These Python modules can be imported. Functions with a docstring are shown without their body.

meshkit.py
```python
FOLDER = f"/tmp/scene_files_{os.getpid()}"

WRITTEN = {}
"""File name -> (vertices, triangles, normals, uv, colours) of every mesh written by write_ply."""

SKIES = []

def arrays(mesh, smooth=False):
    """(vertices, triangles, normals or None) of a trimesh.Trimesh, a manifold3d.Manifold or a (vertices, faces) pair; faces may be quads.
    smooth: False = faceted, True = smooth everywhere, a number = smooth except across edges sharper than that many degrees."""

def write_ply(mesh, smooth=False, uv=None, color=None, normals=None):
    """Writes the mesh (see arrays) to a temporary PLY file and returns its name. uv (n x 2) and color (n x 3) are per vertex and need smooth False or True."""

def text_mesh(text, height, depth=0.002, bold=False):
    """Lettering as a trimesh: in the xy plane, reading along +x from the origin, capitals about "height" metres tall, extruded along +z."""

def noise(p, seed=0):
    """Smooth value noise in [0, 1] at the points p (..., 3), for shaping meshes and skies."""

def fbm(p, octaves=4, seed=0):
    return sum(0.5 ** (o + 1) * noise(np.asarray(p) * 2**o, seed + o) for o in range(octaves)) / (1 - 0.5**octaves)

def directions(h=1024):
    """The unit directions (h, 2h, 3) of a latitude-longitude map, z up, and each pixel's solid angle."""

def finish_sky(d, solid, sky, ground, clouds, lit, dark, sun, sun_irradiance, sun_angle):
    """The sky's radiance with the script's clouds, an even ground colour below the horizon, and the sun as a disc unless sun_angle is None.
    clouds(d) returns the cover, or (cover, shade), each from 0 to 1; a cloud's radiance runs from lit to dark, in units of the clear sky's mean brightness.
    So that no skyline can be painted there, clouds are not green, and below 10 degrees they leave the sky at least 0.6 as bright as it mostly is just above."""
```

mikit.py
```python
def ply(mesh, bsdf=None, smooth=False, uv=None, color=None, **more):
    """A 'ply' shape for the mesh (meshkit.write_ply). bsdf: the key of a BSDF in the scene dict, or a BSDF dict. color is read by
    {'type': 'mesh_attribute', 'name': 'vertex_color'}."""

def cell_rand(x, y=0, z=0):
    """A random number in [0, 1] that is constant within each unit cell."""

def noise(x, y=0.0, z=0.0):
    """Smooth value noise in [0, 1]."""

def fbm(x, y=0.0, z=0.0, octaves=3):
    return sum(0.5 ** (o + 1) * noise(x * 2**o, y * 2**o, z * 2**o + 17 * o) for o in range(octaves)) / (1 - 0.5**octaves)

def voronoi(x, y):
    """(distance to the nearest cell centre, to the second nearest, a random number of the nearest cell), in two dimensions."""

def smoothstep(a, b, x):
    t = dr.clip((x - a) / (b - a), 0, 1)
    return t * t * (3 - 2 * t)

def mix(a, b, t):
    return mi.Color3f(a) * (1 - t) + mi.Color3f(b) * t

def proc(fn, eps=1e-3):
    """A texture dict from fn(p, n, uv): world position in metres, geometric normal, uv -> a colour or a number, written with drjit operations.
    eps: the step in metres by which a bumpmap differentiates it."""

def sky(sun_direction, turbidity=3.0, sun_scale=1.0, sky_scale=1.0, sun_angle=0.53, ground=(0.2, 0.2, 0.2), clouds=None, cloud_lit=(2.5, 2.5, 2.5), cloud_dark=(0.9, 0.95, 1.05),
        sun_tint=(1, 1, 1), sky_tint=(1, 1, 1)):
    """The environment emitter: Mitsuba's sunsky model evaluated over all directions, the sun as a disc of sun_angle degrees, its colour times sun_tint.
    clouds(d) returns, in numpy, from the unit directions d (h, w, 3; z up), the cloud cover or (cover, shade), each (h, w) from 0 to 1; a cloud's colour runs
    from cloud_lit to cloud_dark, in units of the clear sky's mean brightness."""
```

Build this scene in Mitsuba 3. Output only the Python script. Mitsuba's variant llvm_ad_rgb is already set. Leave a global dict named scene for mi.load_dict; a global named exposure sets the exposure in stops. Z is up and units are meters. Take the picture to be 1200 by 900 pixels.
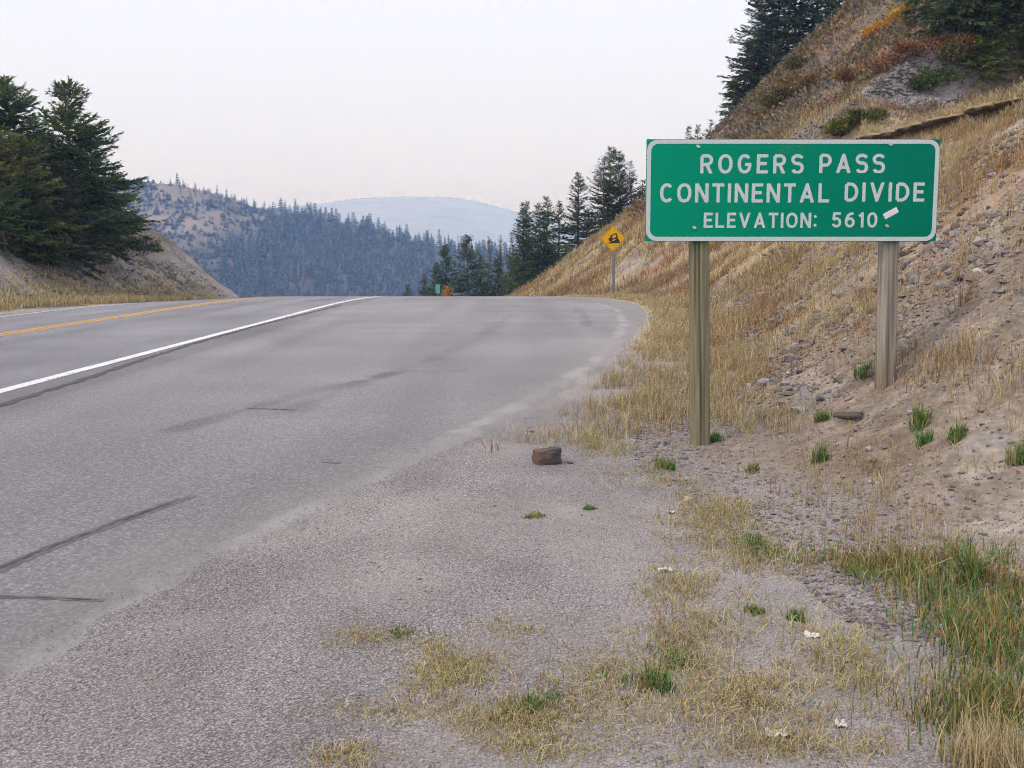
import math
import numpy as np
import trimesh
import drjit as dr
import mitsuba as mi
import mikit
import meshkit
from mikit import noise, fbm, voronoi, cell_rand, smoothstep, mix

T = mi.ScalarTransform4f
scene, labels = {}, {}

# ------------------------------------------------------------------ camera, sky, exposure
EYE = np.array([0.0, 0.0, 1.6])
F, CX, CY, PITCH = 1230.0, 600.0, 450.0, math.atan(149 / 1230.0)      # of a 1200 x 900 picture
scene['haze_medium'] = {'type': 'homogeneous', 'albedo': {'type': 'rgb', 'value': [0.96, 0.97, 0.995]},
                        'sigma_t': {'type': 'rgb', 'value': [1.5e-4, 2.4e-4, 4.4e-4]}}
scene['camera'] = {'type': 'perspective', 'fov': math.degrees(2 * math.atan(600 / F)), 'fov_axis': 'x', 'near_clip': 0.05, 'far_clip': 20000.0,
                   'to_world': T().look_at(origin=EYE.tolist(), target=[0, math.cos(PITCH), 1.6 - math.sin(PITCH)], up=[0, 0, 1]),
                   'medium': {'type': 'ref', 'id': 'haze_medium'}}
scene['sky'] = mikit.sky([-0.55, -0.35, 0.80], turbidity=4, sun_scale=0.30, sun_angle=24, clouds=lambda d: 1.0, sun_tint=(1.0, 0.98, 1.0),
                         cloud_lit=(2.34, 2.50, 3.05), cloud_dark=(2.34, 2.50, 3.05), ground=(0.2, 0.19, 0.17))
exposure = 2.06

# ------------------------------------------------------------------ helpers
RNG = np.random.default_rng(7)


def numbered(name):
    if name not in used:
        used[name] = 0
        return name
    while True:
        used[name] += 1
        key = f'{name}_{used[name]:03d}'
        if key not in used:
            used[key] = 0
            return key


used = {}


def note(key, label=None, category=None, group=None, kind=None):
    d = {k: v for k, v in dict(label=label, category=category, group=group, kind=kind).items() if v}
    if d:
        labels[key] = d


def add(name, mesh, bsdf, parent=None, smooth=False, color=None, uv=None, to_world=None, **tags):
    key = numbered(f'{parent}__{name}' if parent else name)
    d = mesh if isinstance(mesh, dict) else mikit.ply(mesh, bsdf, smooth=smooth, color=color, uv=uv)
    if to_world is not None:
        d = {**d, 'to_world': to_world}
    scene[key] = d
    note(key, **tags)
    return key


def thing(name, **tags):
    key = numbered(name)
    note(key, **tags)
    return key


def ray(u, v):
    a, b = (u - CX) / F, -(v - CY) / F
    c, s = math.cos(PITCH), math.sin(PITCH)
    return np.array([a, c + b * s, -s + b * c])


def sstep(a, b, x):
    t = np.clip((np.asarray(x, float) - a) / (b - a), 0, 1)
    return t * t * (3 - 2 * t)


def smin(a, b, k):
    h = np.clip(0.5 + 0.5 * (b - a) / k, 0, 1)
    return b * (1 - h) + a * h - k * h * (1 - h)


def f2(x, y, s, octv=4, seed=0):
    x, y = np.broadcast_arrays(np.asarray(x, float), np.asarray(y, float))
    return meshkit.fbm(np.stack([x * s, y * s, np.full_like(x, 0.37)], -1), octv, seed)


def blend(a, b, t):
    t = np.asarray(t)[..., None]
    return np.asarray(a) * (1 - t) + np.asarray(b) * t


def f3(v, sx, sy, sz, octv=4, seed=0):
    return meshkit.fbm(v * [sx, sy, sz], octv, seed)


# ------------------------------------------------------------------ the terrain's height
def road_z(x, y):
    k, tc = 0.00095, 36.8
    t = np.maximum(y - 33, 0)
    drop = np.where(t < tc, k * t * t, k * tc * tc + 0.07 * (t - tc))
    return -drop - 0.045 * np.clip(-11 - x, 0, 6)


TOE = np.array([[-40, 2.6], [0, 2.3], [4, 2.05], [8, 1.45], [11, 1.8], [15, 2.5], [27, 4.5], [34, 5.1], [41, 5.2], [48, 4.3], [60, 1.4], [75, -1.0], [95, -2.0], [200, -2.0]])
HILL = np.array([[-5, -4], [0, -1.6], [5, 1.7], [9.5, 5], [15, 10.5], [24.4, 19.6], [35, 30], [55, 44], [90, 55], [200, 60]])


def toe(y):
    return np.interp(y, TOE[:, 0], TOE[:, 1])


def bank(d):
    d = np.maximum(d, 0)
    return np.where(d < 1.9, 0.2 * d * d, 0.722 + 0.76 * (d - 1.9))


def lip_top(y):
    return np.interp(y, [-40, 18, 26, 36, 44, 52, 62], [5.0, 5.2, 5.55, 6.1, 6.5, 9.5, 40])


def lip_d(y):
    return 1.9 + (lip_top(y) - 0.722) / 0.76


def terrain(x, y, rough=True):
    x, y = np.broadcast_arrays(np.asarray(x, float), np.asarray(y, float))
    rz = road_z(x, y)
    # right: cut bank with a lip, the hill behind it
    wob = (f2(x, y, 0.35, 3, 5) - 0.5) * 0.7 if rough else 0
    d = x - toe(y) + wob * sstep(0.5, 3, x - toe(y))
    b = bank(d)
    top = lip_top(y) + 0.04 * np.maximum(d - lip_d(y), 0)
    b = smin(b, top, 0.12)
    scarp = (b - top) / 0.76        # how far below the lip
    b = b - 0.55 * sstep(-1.5, -0.25, scarp) * sstep(0.10, -0.12, d - lip_d(y)) * (y > 14) * (y < 47)
    # the slump below the lip
    hill = np.interp(x, HILL[:, 0], HILL[:, 1]) - 0.55 * np.maximum(75 - y, 0)
    r = np.maximum(rz + b, hill + 0.0)
    r = r - 0.6 * np.maximum(y - 80, 0)
    # left: hillside beyond the far lane
    xl = np.interp(y, [-40, 30, 40, 80, 200], [-19.8, -19.6, -19.2, -18.7, -18.7])
    dl = np.maximum(xl - x + (f2(x, y, 0.3, 3, 9) - 0.5) * 0.9 * sstep(0.4, 3, xl - x), 0)
    bl = np.where(dl < 1.4, 0.25 * dl * dl, 0.49 + 0.84 * (dl - 1.4))
    bl = smin(bl, 7 + 0.3 * np.maximum(dl - 9, 0), 1.5)
    left = rz + bl - 0.6 * np.maximum(y - 79.5, 0)
    if rough:                                   # ledges of the tilted rock
        left = left + sstep(0.8, 2.5, dl) * (np.abs(f2(y * 0.55 + dl * 1.3, dl * 0.25, 1.5, 2, 12) - 0.5) - 0.12) * 0.9
    z = np.maximum(np.maximum(r, left), rz - 0.6 * np.maximum(y - 80, 0) * (np.abs(x + 11) > 30))
    z = np.where((x > toe(y)) | (x < xl), z, rz)
    # beyond the pass the ground falls to the valley
    z = z - 0.16 * np.maximum(y - 105, 0) - 0.10 * np.maximum(y - 84, 0) * sstep(-3, 4, x)
    far = np.hypot(x, y - 60)
    w = sstep(150, 430, far)
    z = z * (1 - w) - 126 * w
    z = np.maximum(z, -126)
    if rough:
        s = sstep(0.0, 2.0, x - toe(y)) + sstep(0, 2, xl - x)
        z = z + s * sstep(44, 56, y) * ((f2(x, y, 0.28, 3, 6) - 0.5) * 1.3)
        off = sstep(-1.6, 0.8, x - edge(y)) * sstep(-0.5, 1.5, 60 - y)
        z = z + s * ((f2(x, y, 0.9, 4, 1) - 0.5) * 0.36 + (f2(x, y, 4.0, 3, 2) - 0.5) * 0.22) + off * (f2(x, y, 2.2, 3, 3) - 0.5) * 0.05
        z = z + off * (f2(x, y, 9.0, 2, 4) - 0.5) * 0.022
    return z


# right edge of the paved turnout
EDGE = np.array([[-40, -2.0], [2.5, -2.0], [3.79, -1.84], [5.33, -1.5], [8.2, -0.55], [9.9, 0.1], [14, 1.1], [20, 2.4], [26.6, 3.55], [32, 4.2], [38, 4.4], [44, 3.9], [50, 2.4], [58, 0.2], [70, -2.4], [90, -4.2], [200, -5]])


def edge(y):
    return np.interp(y, EDGE[:, 0], EDGE[:, 1])


def G(u, v, rough=False):
    """the point of the ground that is seen there"""
    d = ray(u, v)
    d = d / d[1]
    ys = np.concatenate([np.arange(2, 20, 0.02), np.arange(20, 140, 0.05)])
    p = EYE + ys[:, None] * d
    hit = np.nonzero(p[:, 2] < terrain(p[:, 0], p[:, 1], rough))[0]
    q = p[hit[0]] if len(hit) else p[-1]
    q[2] = float(terrain(q[0], q[1]))
    return q


def at(u, v, y):
    d = ray(u, v)
    return EYE + d / d[1] * y


def grid_mesh(xs, ys, fn):
    gx, gy = np.meshgrid(xs, ys)
    v = np.stack([gx, gy, fn(gx, gy)], -1).reshape(-1, 3)
    nx, ny = len(xs), len(ys)
    i = (np.arange(ny - 1)[:, None] * nx + np.arange(nx - 1)[None]).ravel()
    f = np.concatenate([np.stack([i, i + 1, i + nx + 1], 1), np.stack([i, i + nx + 1, i + nx], 1)])
    return v, f


def pick(v, f, keep):
    f = f[keep]
    idx, inv = np.unique(f, return_inverse=True)
    return v[idx], inv.reshape(-1, 3)


def spaced(stops):
    """coordinates from (value, step) stops, the step changing evenly between them"""
    out = [stops[0][0]]
    for (a, sa), (b, sb) in zip(stops[:-1], stops[1:]):
        n = max(2, int(round((b - a) / ((sa * sb) ** 0.5 if sa != sb else sa))))
        t = np.linspace(0, 1, n + 1)[1:]
        q = sb / sa
        t = t if abs(q - 1) < 1e-6 else (q ** t - 1) / (q - 1)
        out += list(a + (b - a) * t)
    return np.array(out)


# ------------------------------------------------------------------ materials
def poly_dist(p, pts):
    best = mi.Float(1e9)
    for (x0, y0), (x1, y1) in zip(pts[:-1], pts[1:]):
        dx, dy = x1 - x0, y1 - y0
        t = dr.clip(((p.x - x0) * dx + (p.y - y0) * dy) / (dx * dx + dy * dy), 0, 1)
        best = dr.minimum(best, dr.square(p.x - x0 - t * dx) + dr.square(p.y - y0 - t * dy))
    return dr.sqrt(best)


def seg_interp(y, pts):
    out = mi.Float(pts[0][1])
    for (y0, x0), (y1, x1) in zip(pts[:-1], pts[1:]):
        out = dr.select(y > y0, x0 + (x1 - x0) * dr.clip((y - y0) / (y1 - y0), 0, 1), out)
    return out


EDGE_L, TOE_L = [tuple(map(float, r)) for r in EDGE], [tuple(map(float, r)) for r in TOE]


def uvpts(*uv):
    return [tuple(float(c) for c in G(u, v)[:2]) for u, v in uv]


def gravel_color(p):
    a, b, r = voronoi(p.x * 98, p.y * 98)
    r2 = cell_rand(r * 977, 3)
    c = mix((0.18, 0.172, 0.172), (0.35, 0.335, 0.335), r)
    c = mix(c, (0.225, 0.175, 0.165), smoothstep(0.75, 0.8, r2) * 0.75)
    c = mix(c, (0.11, 0.108, 0.118), smoothstep(0.25, 0.2, r2) * 0.6)
    c = c * (1 - 0.5 * smoothstep(0.25, 0.6, a))
    big = fbm(p.x * 1.1, p.y * 0.8, 2.0, 3)
    c = mix(c, (0.27, 0.245, 0.228), 0.06 + 0.34 * smoothstep(0.4, 0.62, big))
    return c * (0.96 + 0.28 * noise(p.x * 3.1, p.y * 2.3, 7.0))


def dirt_color(p):
    n1 = fbm(p.x * 0.5, p.y * 0.4, p.z * 0.5, 3)
    n2 = fbm(p.x * 2.3, p.y * 1.8, p.z * 2.3 + 9, 3)
    n3 = noise(p.x * 26, p.y * 22, p.z * 26)
    c = mix((0.225, 0.182, 0.145), (0.305, 0.265, 0.222), smoothstep(0.35, 0.65, n1))
    c = mix(c, (0.215, 0.155, 0.115), smoothstep(0.56, 0.75, n2) * 0.6)
    c = mix(c, (0.21, 0.205, 0.21), smoothstep(0.44, 0.30, n2) * 0.55)
    n4 = noise(p.x * 7 + 3, p.y * 6, p.z * 8)
    return c * (0.69 + 0.47 * n3) * (0.72 + 0.60 * n4)


def shoulder_tex(p, n, uv):
    d = p.x - seg_interp(p.y, TOE_L)
    t = smoothstep(-0.5, 1.1, d + (fbm(p.x * 1.3, p.y * 1.3, 5.0) - 0.5) * 1.6)
    g = mix(gravel_color(p), (0.34, 0.285, 0.19), smoothstep(14, 24, p.y) * 0.75)
    return mix(g, dirt_color(p), t)


SCREE = uvpts((950, 158), (1000, 132), (1050, 108), (1075, 96))


def hill_tex(p, n, uv):
    c = dirt_color(p)
    # dry grass cover seen from afar: straw, rust and olive patches, more of it with distance along the bank
    g1 = fbm(p.x * 0.7, p.y * 0.45, p.z * 0.7 + 3, 4)
    straw = mix((0.36, 0.285, 0.15), (0.30, 0.19, 0.10), smoothstep(0.5, 0.68, fbm(p.x * 0.35 + 7, p.y * 0.3, p.z * 0.35, 3)))
    cover = smoothstep(9, 20, p.y) * 0.75
    c = mix(c, straw, cover * smoothstep(0.36, 0.58, g1))
    # the hill behind: brown brush, olive patches
    back = smoothstep(46, 54, p.y + 0.35 * (p.z - 6)) * smoothstep(4.0, 8.0, p.z) * smoothstep(8, 14, p.x)
    g2 = fbm(p.x * 0.5, p.y * 0.5, p.z * 0.25 + 40, 4)
    brush = mix((0.19, 0.15, 0.115), (0.22, 0.15, 0.10), smoothstep(0.45, 0.6, g2))
    brush = mix(brush, (0.115, 0.115, 0.05), smoothstep(0.55, 0.66, fbm(p.x * 0.4 + 11, p.y * 0.4, p.z * 0.5, 3)))
    brush = brush * (0.65 + 0.7 * noise(p.x * 5, p.y * 5, p.z * 5))
    c = mix(c, brush, back * 0.9)
    # grey scree running down the gully
    s = poly_dist(p, SCREE) + (fbm(p.x * 0.6, p.y * 0.6, p.z * 0.6) - 0.5) * 3
    scree = smoothstep(3.0, 1.6, s) * smoothstep(44.5, 47, p.y)
    c = mix(c, mix((0.17, 0.16, 0.165), (0.29, 0.275, 0.28), noise(p.x * 7, p.y * 7, p.z * 9)), scree)
    return c


def left_tex(p, n, uv):
    g = fbm(p.x * 0.6 + p.z * 0.7, p.y * 0.5, p.z * 1.1, 4)
    strata = noise((p.y * 0.55 + p.z * 1.25) * 3.2, p.x * 0.4, 3.0)
    c = mix((0.19, 0.175, 0.165), (0.32, 0.285, 0.255), strata)
    c = mix(c, (0.19, 0.17, 0.16), smoothstep(0.55, 0.7, g) * 0.7)
    c = mix(c, (0.40, 0.305, 0.165), smoothstep(0.47, 0.6, fbm(p.y * 0.5 + 3, p.x * 0.4, p.z * 0.8, 3)) * smoothstep(1.6, -0.6, p.z) * 0.8 * smoothstep(72, 58, p.y))
    c = mix(c, (0.12, 0.10, 0.06), smoothstep(1.5, 3.0, p.z) * 0.6)
    return c * (0.75 + 0.5 * noise(p.x * 11, p.y * 11, p.z * 11))


ARCS = [uvpts((345, 482), (420, 452), (500, 425), (560, 398), (600, 369)), uvpts((200, 505), (330, 470), (470, 437), (540, 436)), uvpts((690, 383), (686, 372), (676, 361))]
PALE = uvpts((20, 808), (240, 656), (380, 590), (500, 534), (560, 500), (620, 470), (690, 430), (724, 396), (731, 381), (724, 364), (700, 356))


def asphalt_tex(p, n, uv):
    a, b, r = voronoi(p.x * 62, p.y * 62)
    speck = mix((0.115, 0.115, 0.12), (0.27, 0.26, 0.26), r * r)
    fine = noise(p.x * 30, p.y * 30)
    big = fbm(p.x * 0.55, p.y * 0.22, 1.0, 4)
    c = speck * (0.84 + 0.16 * fine)
    far = smoothstep(6, 20, p.y)
    c = mix(c, (0.192, 0.187, 0.192), 0.30 + 0.40 * far)
    c = c * (0.86 + 0.44 * big) * (0.90 + 0.2 * noise(p.x * 1.9 + 5, p.y * 0.09)) * (0.93 + 0.14 * noise(p.x * 0.35, p.y * 1.1, 6.0))
    c = c * (1 - 0.07 * smoothstep(0.62, 0.80, noise(p.x * 0.8, p.y * 0.35, 12.0)))
    lane = smoothstep(-6.0, -6.3, p.x)
    c = mix(c, c * mi.Color3f(0.97, 0.98, 1.03), lane)
    strip = smoothstep(-6.05, -5.95, p.x) * smoothstep(-5.15, -5.3, p.x)
    c = c * (1 - 0.16 * strip)
    # wheel paths of the two lanes, a little darker
    for xc in (-7.4, -9.2, -11.6, -13.3):
        c = c * (1 - 0.07 * dr.exp(-dr.square((p.x - xc) / 0.35)))
    wob = (noise(p.x * 3, p.y * 3) - 0.5) * 0.25
    for pts, wd, k in zip(ARCS, (0.26, 0.2, 0.22), (0.17, 0.24, 0.24)):
        dd = poly_dist(p, pts) + wob
        c = c * (1 - k * smoothstep(wd, 0.0, dd) * (0.4 + 0.9 * noise(p.x * 1.7, p.y * 0.8, 4.0)))
    # dust that has blown along the edge of the pavement
    e = seg_interp(p.y, EDGE_L) - p.x
    dust = smoothstep(1.0, 0.05, e + (noise(p.x * 4, p.y * 2.5) - 0.5) * 0.35) * 0.7
    c = mix(c, (0.235, 0.22, 0.212), dust * 0.6)
    pale = smoothstep(0.17, 0.02, poly_dist(p, PALE) + (noise(p.x * 6, p.y * 6, 2.0) - 0.5) * 0.16)
    return mix(c, (0.30, 0.29, 0.285), pale * (0.22 + 0.45 * smoothstep(0.40, 0.65, noise(p.x * 2.2, p.y * 1.1, 8.0))))


def grain_bump(p, n, uv):
    return noise(p.x * 75, p.y * 75, 3.0) + 0.3 * noise(p.x * 160, p.y * 160, 1.0)


def dirt_bump(p, n, uv):
    return noise(p.x * 24, p.y * 24, p.z * 24)


def bumped(key, tex, bump, scale, rough=0.9):
    inner = {'type': 'principled', 'base_color': mikit.proc(tex), 'roughness': rough, 'specular': 0.25}
    scene[key] = {'type': 'twosided', 'm': inner if bump is None else {'type': 'bumpmap', 'arbitrary': mikit.proc(bump, eps=0.004), 'scale': scale, 'b': inner}}


def plain(key, col, rough=0.6, **more):
    scene[key] = {'type': 'twosided', 'm': {'type': 'principled', 'base_color': {'type': 'rgb', 'value': list(col)}, 'roughness': rough, **more}}


bumped('m_shoulder', shoulder_tex, grain_bump, 0.006)
bumped('m_hill', hill_tex, dirt_bump, 0.02)
bumped('m_left', left_tex, dirt_bump, 0.03)
bumped('m_asphalt', asphalt_tex, grain_bump, 0.003, 0.8)


def paint_tex(col, under, thr):
    def fn(p, n, uv):
        w = smoothstep(thr, thr + 0.12, noise(p.x * 45, p.y * 45) * 0.55 + noise(p.x * 9, p.y * 3) * 0.45)
        return mix(mi.Color3f(col) * (0.9 + 0.14 * noise(p.x * 4, p.y * 1.5)), under, w)
    return fn


bumped('m_white_paint', paint_tex((0.62, 0.63, 0.64), (0.26, 0.26, 0.265), 0.68), None, 0, 0.6)
bumped('m_yellow_paint', paint_tex((0.50, 0.29, 0.07), (0.22, 0.19, 0.15), 0.66), None, 0, 0.6)
plain('m_tar', (0.05, 0.05, 0.053), 0.7)
plain('m_rubber_mark', (0.085, 0.085, 0.092), 0.8)
for key_ in ('m_foliage', 'm_grass', 'm_stone', 'm_far_land', 'm_wood'):
    scene[key_] = {'type': 'twosided', 'm': {'type': 'diffuse', 'reflectance': {'type': 'mesh_attribute', 'name': 'vertex_color'}}}

scene['m_needles'] = {'type': 'principledthin', 'base_color': {'type': 'mesh_attribute', 'name': 'vertex_color'}, 'roughness': 0.7, 'diff_trans': 0.8, 'spec_trans': 0.0, 'eta': 1.3}


# ------------------------------------------------------------------ ground sheets
xs = spaced([(-500, 60), (-120, 12), (-40, 1.0), (-14, 0.45), (-3, 0.06), (5, 0.06), (14, 0.18), (40, 0.8), (120, 12), (500, 60)])
ys = spaced([(-450, 60), (-40, 6), (2.5, 0.05), (13, 0.06), (30, 0.14), (60, 0.3), (90, 0.6), (140, 4), (600, 50)])


def ground_z(x, y):
    z = terrain(x, y)
    under = sstep(0.0, 0.9, edge(y) - x) * (x > -19) * sstep(150, 110, y) * sstep(-38, -30, y)
    return z - 0.05 * under + 0.012 * sstep(-0.1, 0.35, x - edge(y)) * (x < toe(y) + 1)


V, Fc = grid_mesh(xs, ys, ground_z)
mid = V[Fc].mean(1)
slope_f = mid[:, 0] > toe(mid[:, 1]) + 1.2
left_f = mid[:, 0] < -16.9
add('ground', pick(V, Fc, ~slope_f & ~left_f), 'm_shoulder', smooth=True, kind='structure', label='gravel shoulder and ground of the mountain pass')
add('hillside', pick(V, Fc, slope_f), 'm_hill', smooth=True, kind='structure', label='cut bank and brushy hill right of the road')
add('hillside', pick(V, Fc, left_f), 'm_left', smooth=True, kind='structure', label='rocky hillside left of the road')

# the road: one paved sheet from the far shoulder to the ragged edge of the turnout
ry = spaced([(-35, 1.0), (2, 0.12), (20, 0.12), (60, 0.3), (110, 1.5)])
rt = np.linspace(0, 1, 60)
gy, gt = np.meshgrid(ry, rt, indexing='ij')
rag = 0.04 + (f2(gy, gy * 0, 1.7, 4, 20) - 0.5) * 0.16 + (f2(gy, gy * 0, 7, 2, 21) - 0.5) * 0.10
gx = -17.0 + (edge(gy) + rag * (gt > 0.9) + 17.0) * gt
bend = -0.004 * np.maximum(gy - 62, 0) ** 2
rv = np.stack([gx, gy, road_z(gx, gy) + 0.012 - 0.03 * (gt > 0.999)], -1).reshape(-1, 3)
n = len(rt)
i = (np.arange(len(ry) - 1)[:, None] * n + np.arange(n - 1)[None]).ravel()
add('road', (rv, np.concatenate([np.stack([i, i + 1, i + n + 1], 1), np.stack([i, i + n + 1, i + n], 1)])), 'm_asphalt', smooth=True, kind='structure', label='worn grey two-lane highway with a wide paved turnout')


def ribbon(pts, width, lift=0.016, ragged=0.0, seed=0, step=0.15, taper=0.0):
    p = np.asarray(pts, float)
    s = np.concatenate([[0], np.cumsum(np.hypot(*np.diff(p, axis=0).T))])
    m = max(3, int(s[-1] / step))
    q = np.linspace(0, s[-1], m)
    c = np.stack([np.interp(q, s, p[:, 0]), np.interp(q, s, p[:, 1])], 1)
    t = np.gradient(c, axis=0)
    t /= np.linalg.norm(t, axis=1, keepdims=True)
    nrm = np.stack([-t[:, 1], t[:, 0]], 1)
    w = np.full(m, width / 2)
    if taper:
        w = w * (0.15 + 0.85 * np.clip(np.minimum(q, s[-1] - q) / taper, 0, 1))
    rows = []
    for k, sg in enumerate((-1, -0.33, 0.33, 1)):
        r = (f2(q * 1.0, q * 0 + 3.3 * k, 4.0, 3, seed) - 0.5) * ragged * (abs(sg) == 1)
        rows.append(c + nrm * (sg * w + r)[:, None])
    v = np.stack(rows, 1).reshape(-1, 2)
    v = np.column_stack([v, road_z(v[:, 0], v[:, 1]) + lift])
    i = (np.arange(m - 1)[:, None] * 4 + np.arange(3)[None]).ravel()
    return v, np.concatenate([np.stack([i, i + 1, i + 5], 1), np.stack([i, i + 5, i + 4], 1)])


def lane(x, width, y0=-30, y1=70):
    yy = np.arange(y0, y1, 1.0)
    return ribbon(np.stack([np.full_like(yy, x), yy], 1), width, 0.017, 0.02, int(-x * 10))


add('edge_line', lane(-6.08, 0.19), 'm_white_paint', 'road', label='solid white edge line beside the turnout')
add('centre_line', lane(-10.37, 0.17), 'm_yellow_paint', 'road', label='yellow centre line, nearer stripe')
add('centre_line', lane(-10.62, 0.17), 'm_yellow_paint', 'road', label='yellow centre line, farther stripe')
add('edge_line', lane(-15.3, 0.19), 'm_white_paint', 'road', label='white edge line on the far side')
seam = uvpts((0, 477), (60, 458), (110, 442), (160, 425), (225, 404), (300, 383), (400, 358))
seam[0:0] = [(seam[0][0] - 0.1, -8.0)]
add('tar_seam', ribbon(seam, 0.11, 0.017, 0.14, 4, 0.08), 'm_tar', 'road', label='dark ragged tar seam along the white edge line')


def soft_mark(pts, width, dark, lift, seed, step=0.04, taper=0.5):
    """a worn rubber mark: darkest along its middle, broken up by the grain of the asphalt"""
    p = np.asarray(pts, float)
    s_ = np.concatenate([[0], np.cumsum(np.hypot(*np.diff(p, axis=0).T))])
    m = max(6, int(s_[-1] / step))
    q = np.linspace(0, s_[-1], m)
    c = np.stack([np.interp(q, s_, p[:, 0]), np.interp(q, s_, p[:, 1])], 1)
    t = np.gradient(c, axis=0)
    t /= np.linalg.norm(t, axis=1, keepdims=True)
    nrm = np.stack([-t[:, 1], t[:, 0]], 1)
    c = c + nrm * ((f2(q, q * 0, 1.3, 3, seed + 40) - 0.5) * 0.45 * width)[:, None]
    sg = np.linspace(-1, 1, 15)
    v = (c[:, None] + nrm[:, None] * (sg[None, :, None] * width / 2)).reshape(-1, 2)
    k = (1 - np.abs(sg)[None] ** 1.2) ** 1.2 * (np.clip(np.minimum(q, s_[-1] - q) / taper, 0, 1)[:, None] ** 0.7)
    k = k.ravel() * np.clip(1.5 * meshkit.noise(np.column_stack([v * 55, v[:, :1] * 0 + seed])) + 0.1, 0, 1) * (0.6 + 0.6 * f2(v[:, 0], v[:, 1], 1.6, 3, seed))
    keep_c = blend((0.215, 0.21, 0.215), dark, np.clip(k * 1.25, 0, 1)) * (0.8 + 0.4 * meshkit.noise(np.column_stack([v * 60, v[:, :1] * 0 + 5])))[:, None]
    v = np.column_stack([v, road_z(v[:, 0], v[:, 1]) + lift])
    n_ = len(sg)
    i = (np.arange(m - 1)[:, None] * n_ + np.arange(n_ - 1)[None]).ravel()
    f = np.concatenate([np.stack([i, i + 1, i + n_ + 1], 1), np.stack([i, i + n_ + 1, i + n_], 1)])
    f = f[k[f].min(1) > 0.05]
    idx, inv = np.unique(f, return_inverse=True)
    return (v[idx], inv.reshape(-1, 3)), keep_c[idx]


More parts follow.
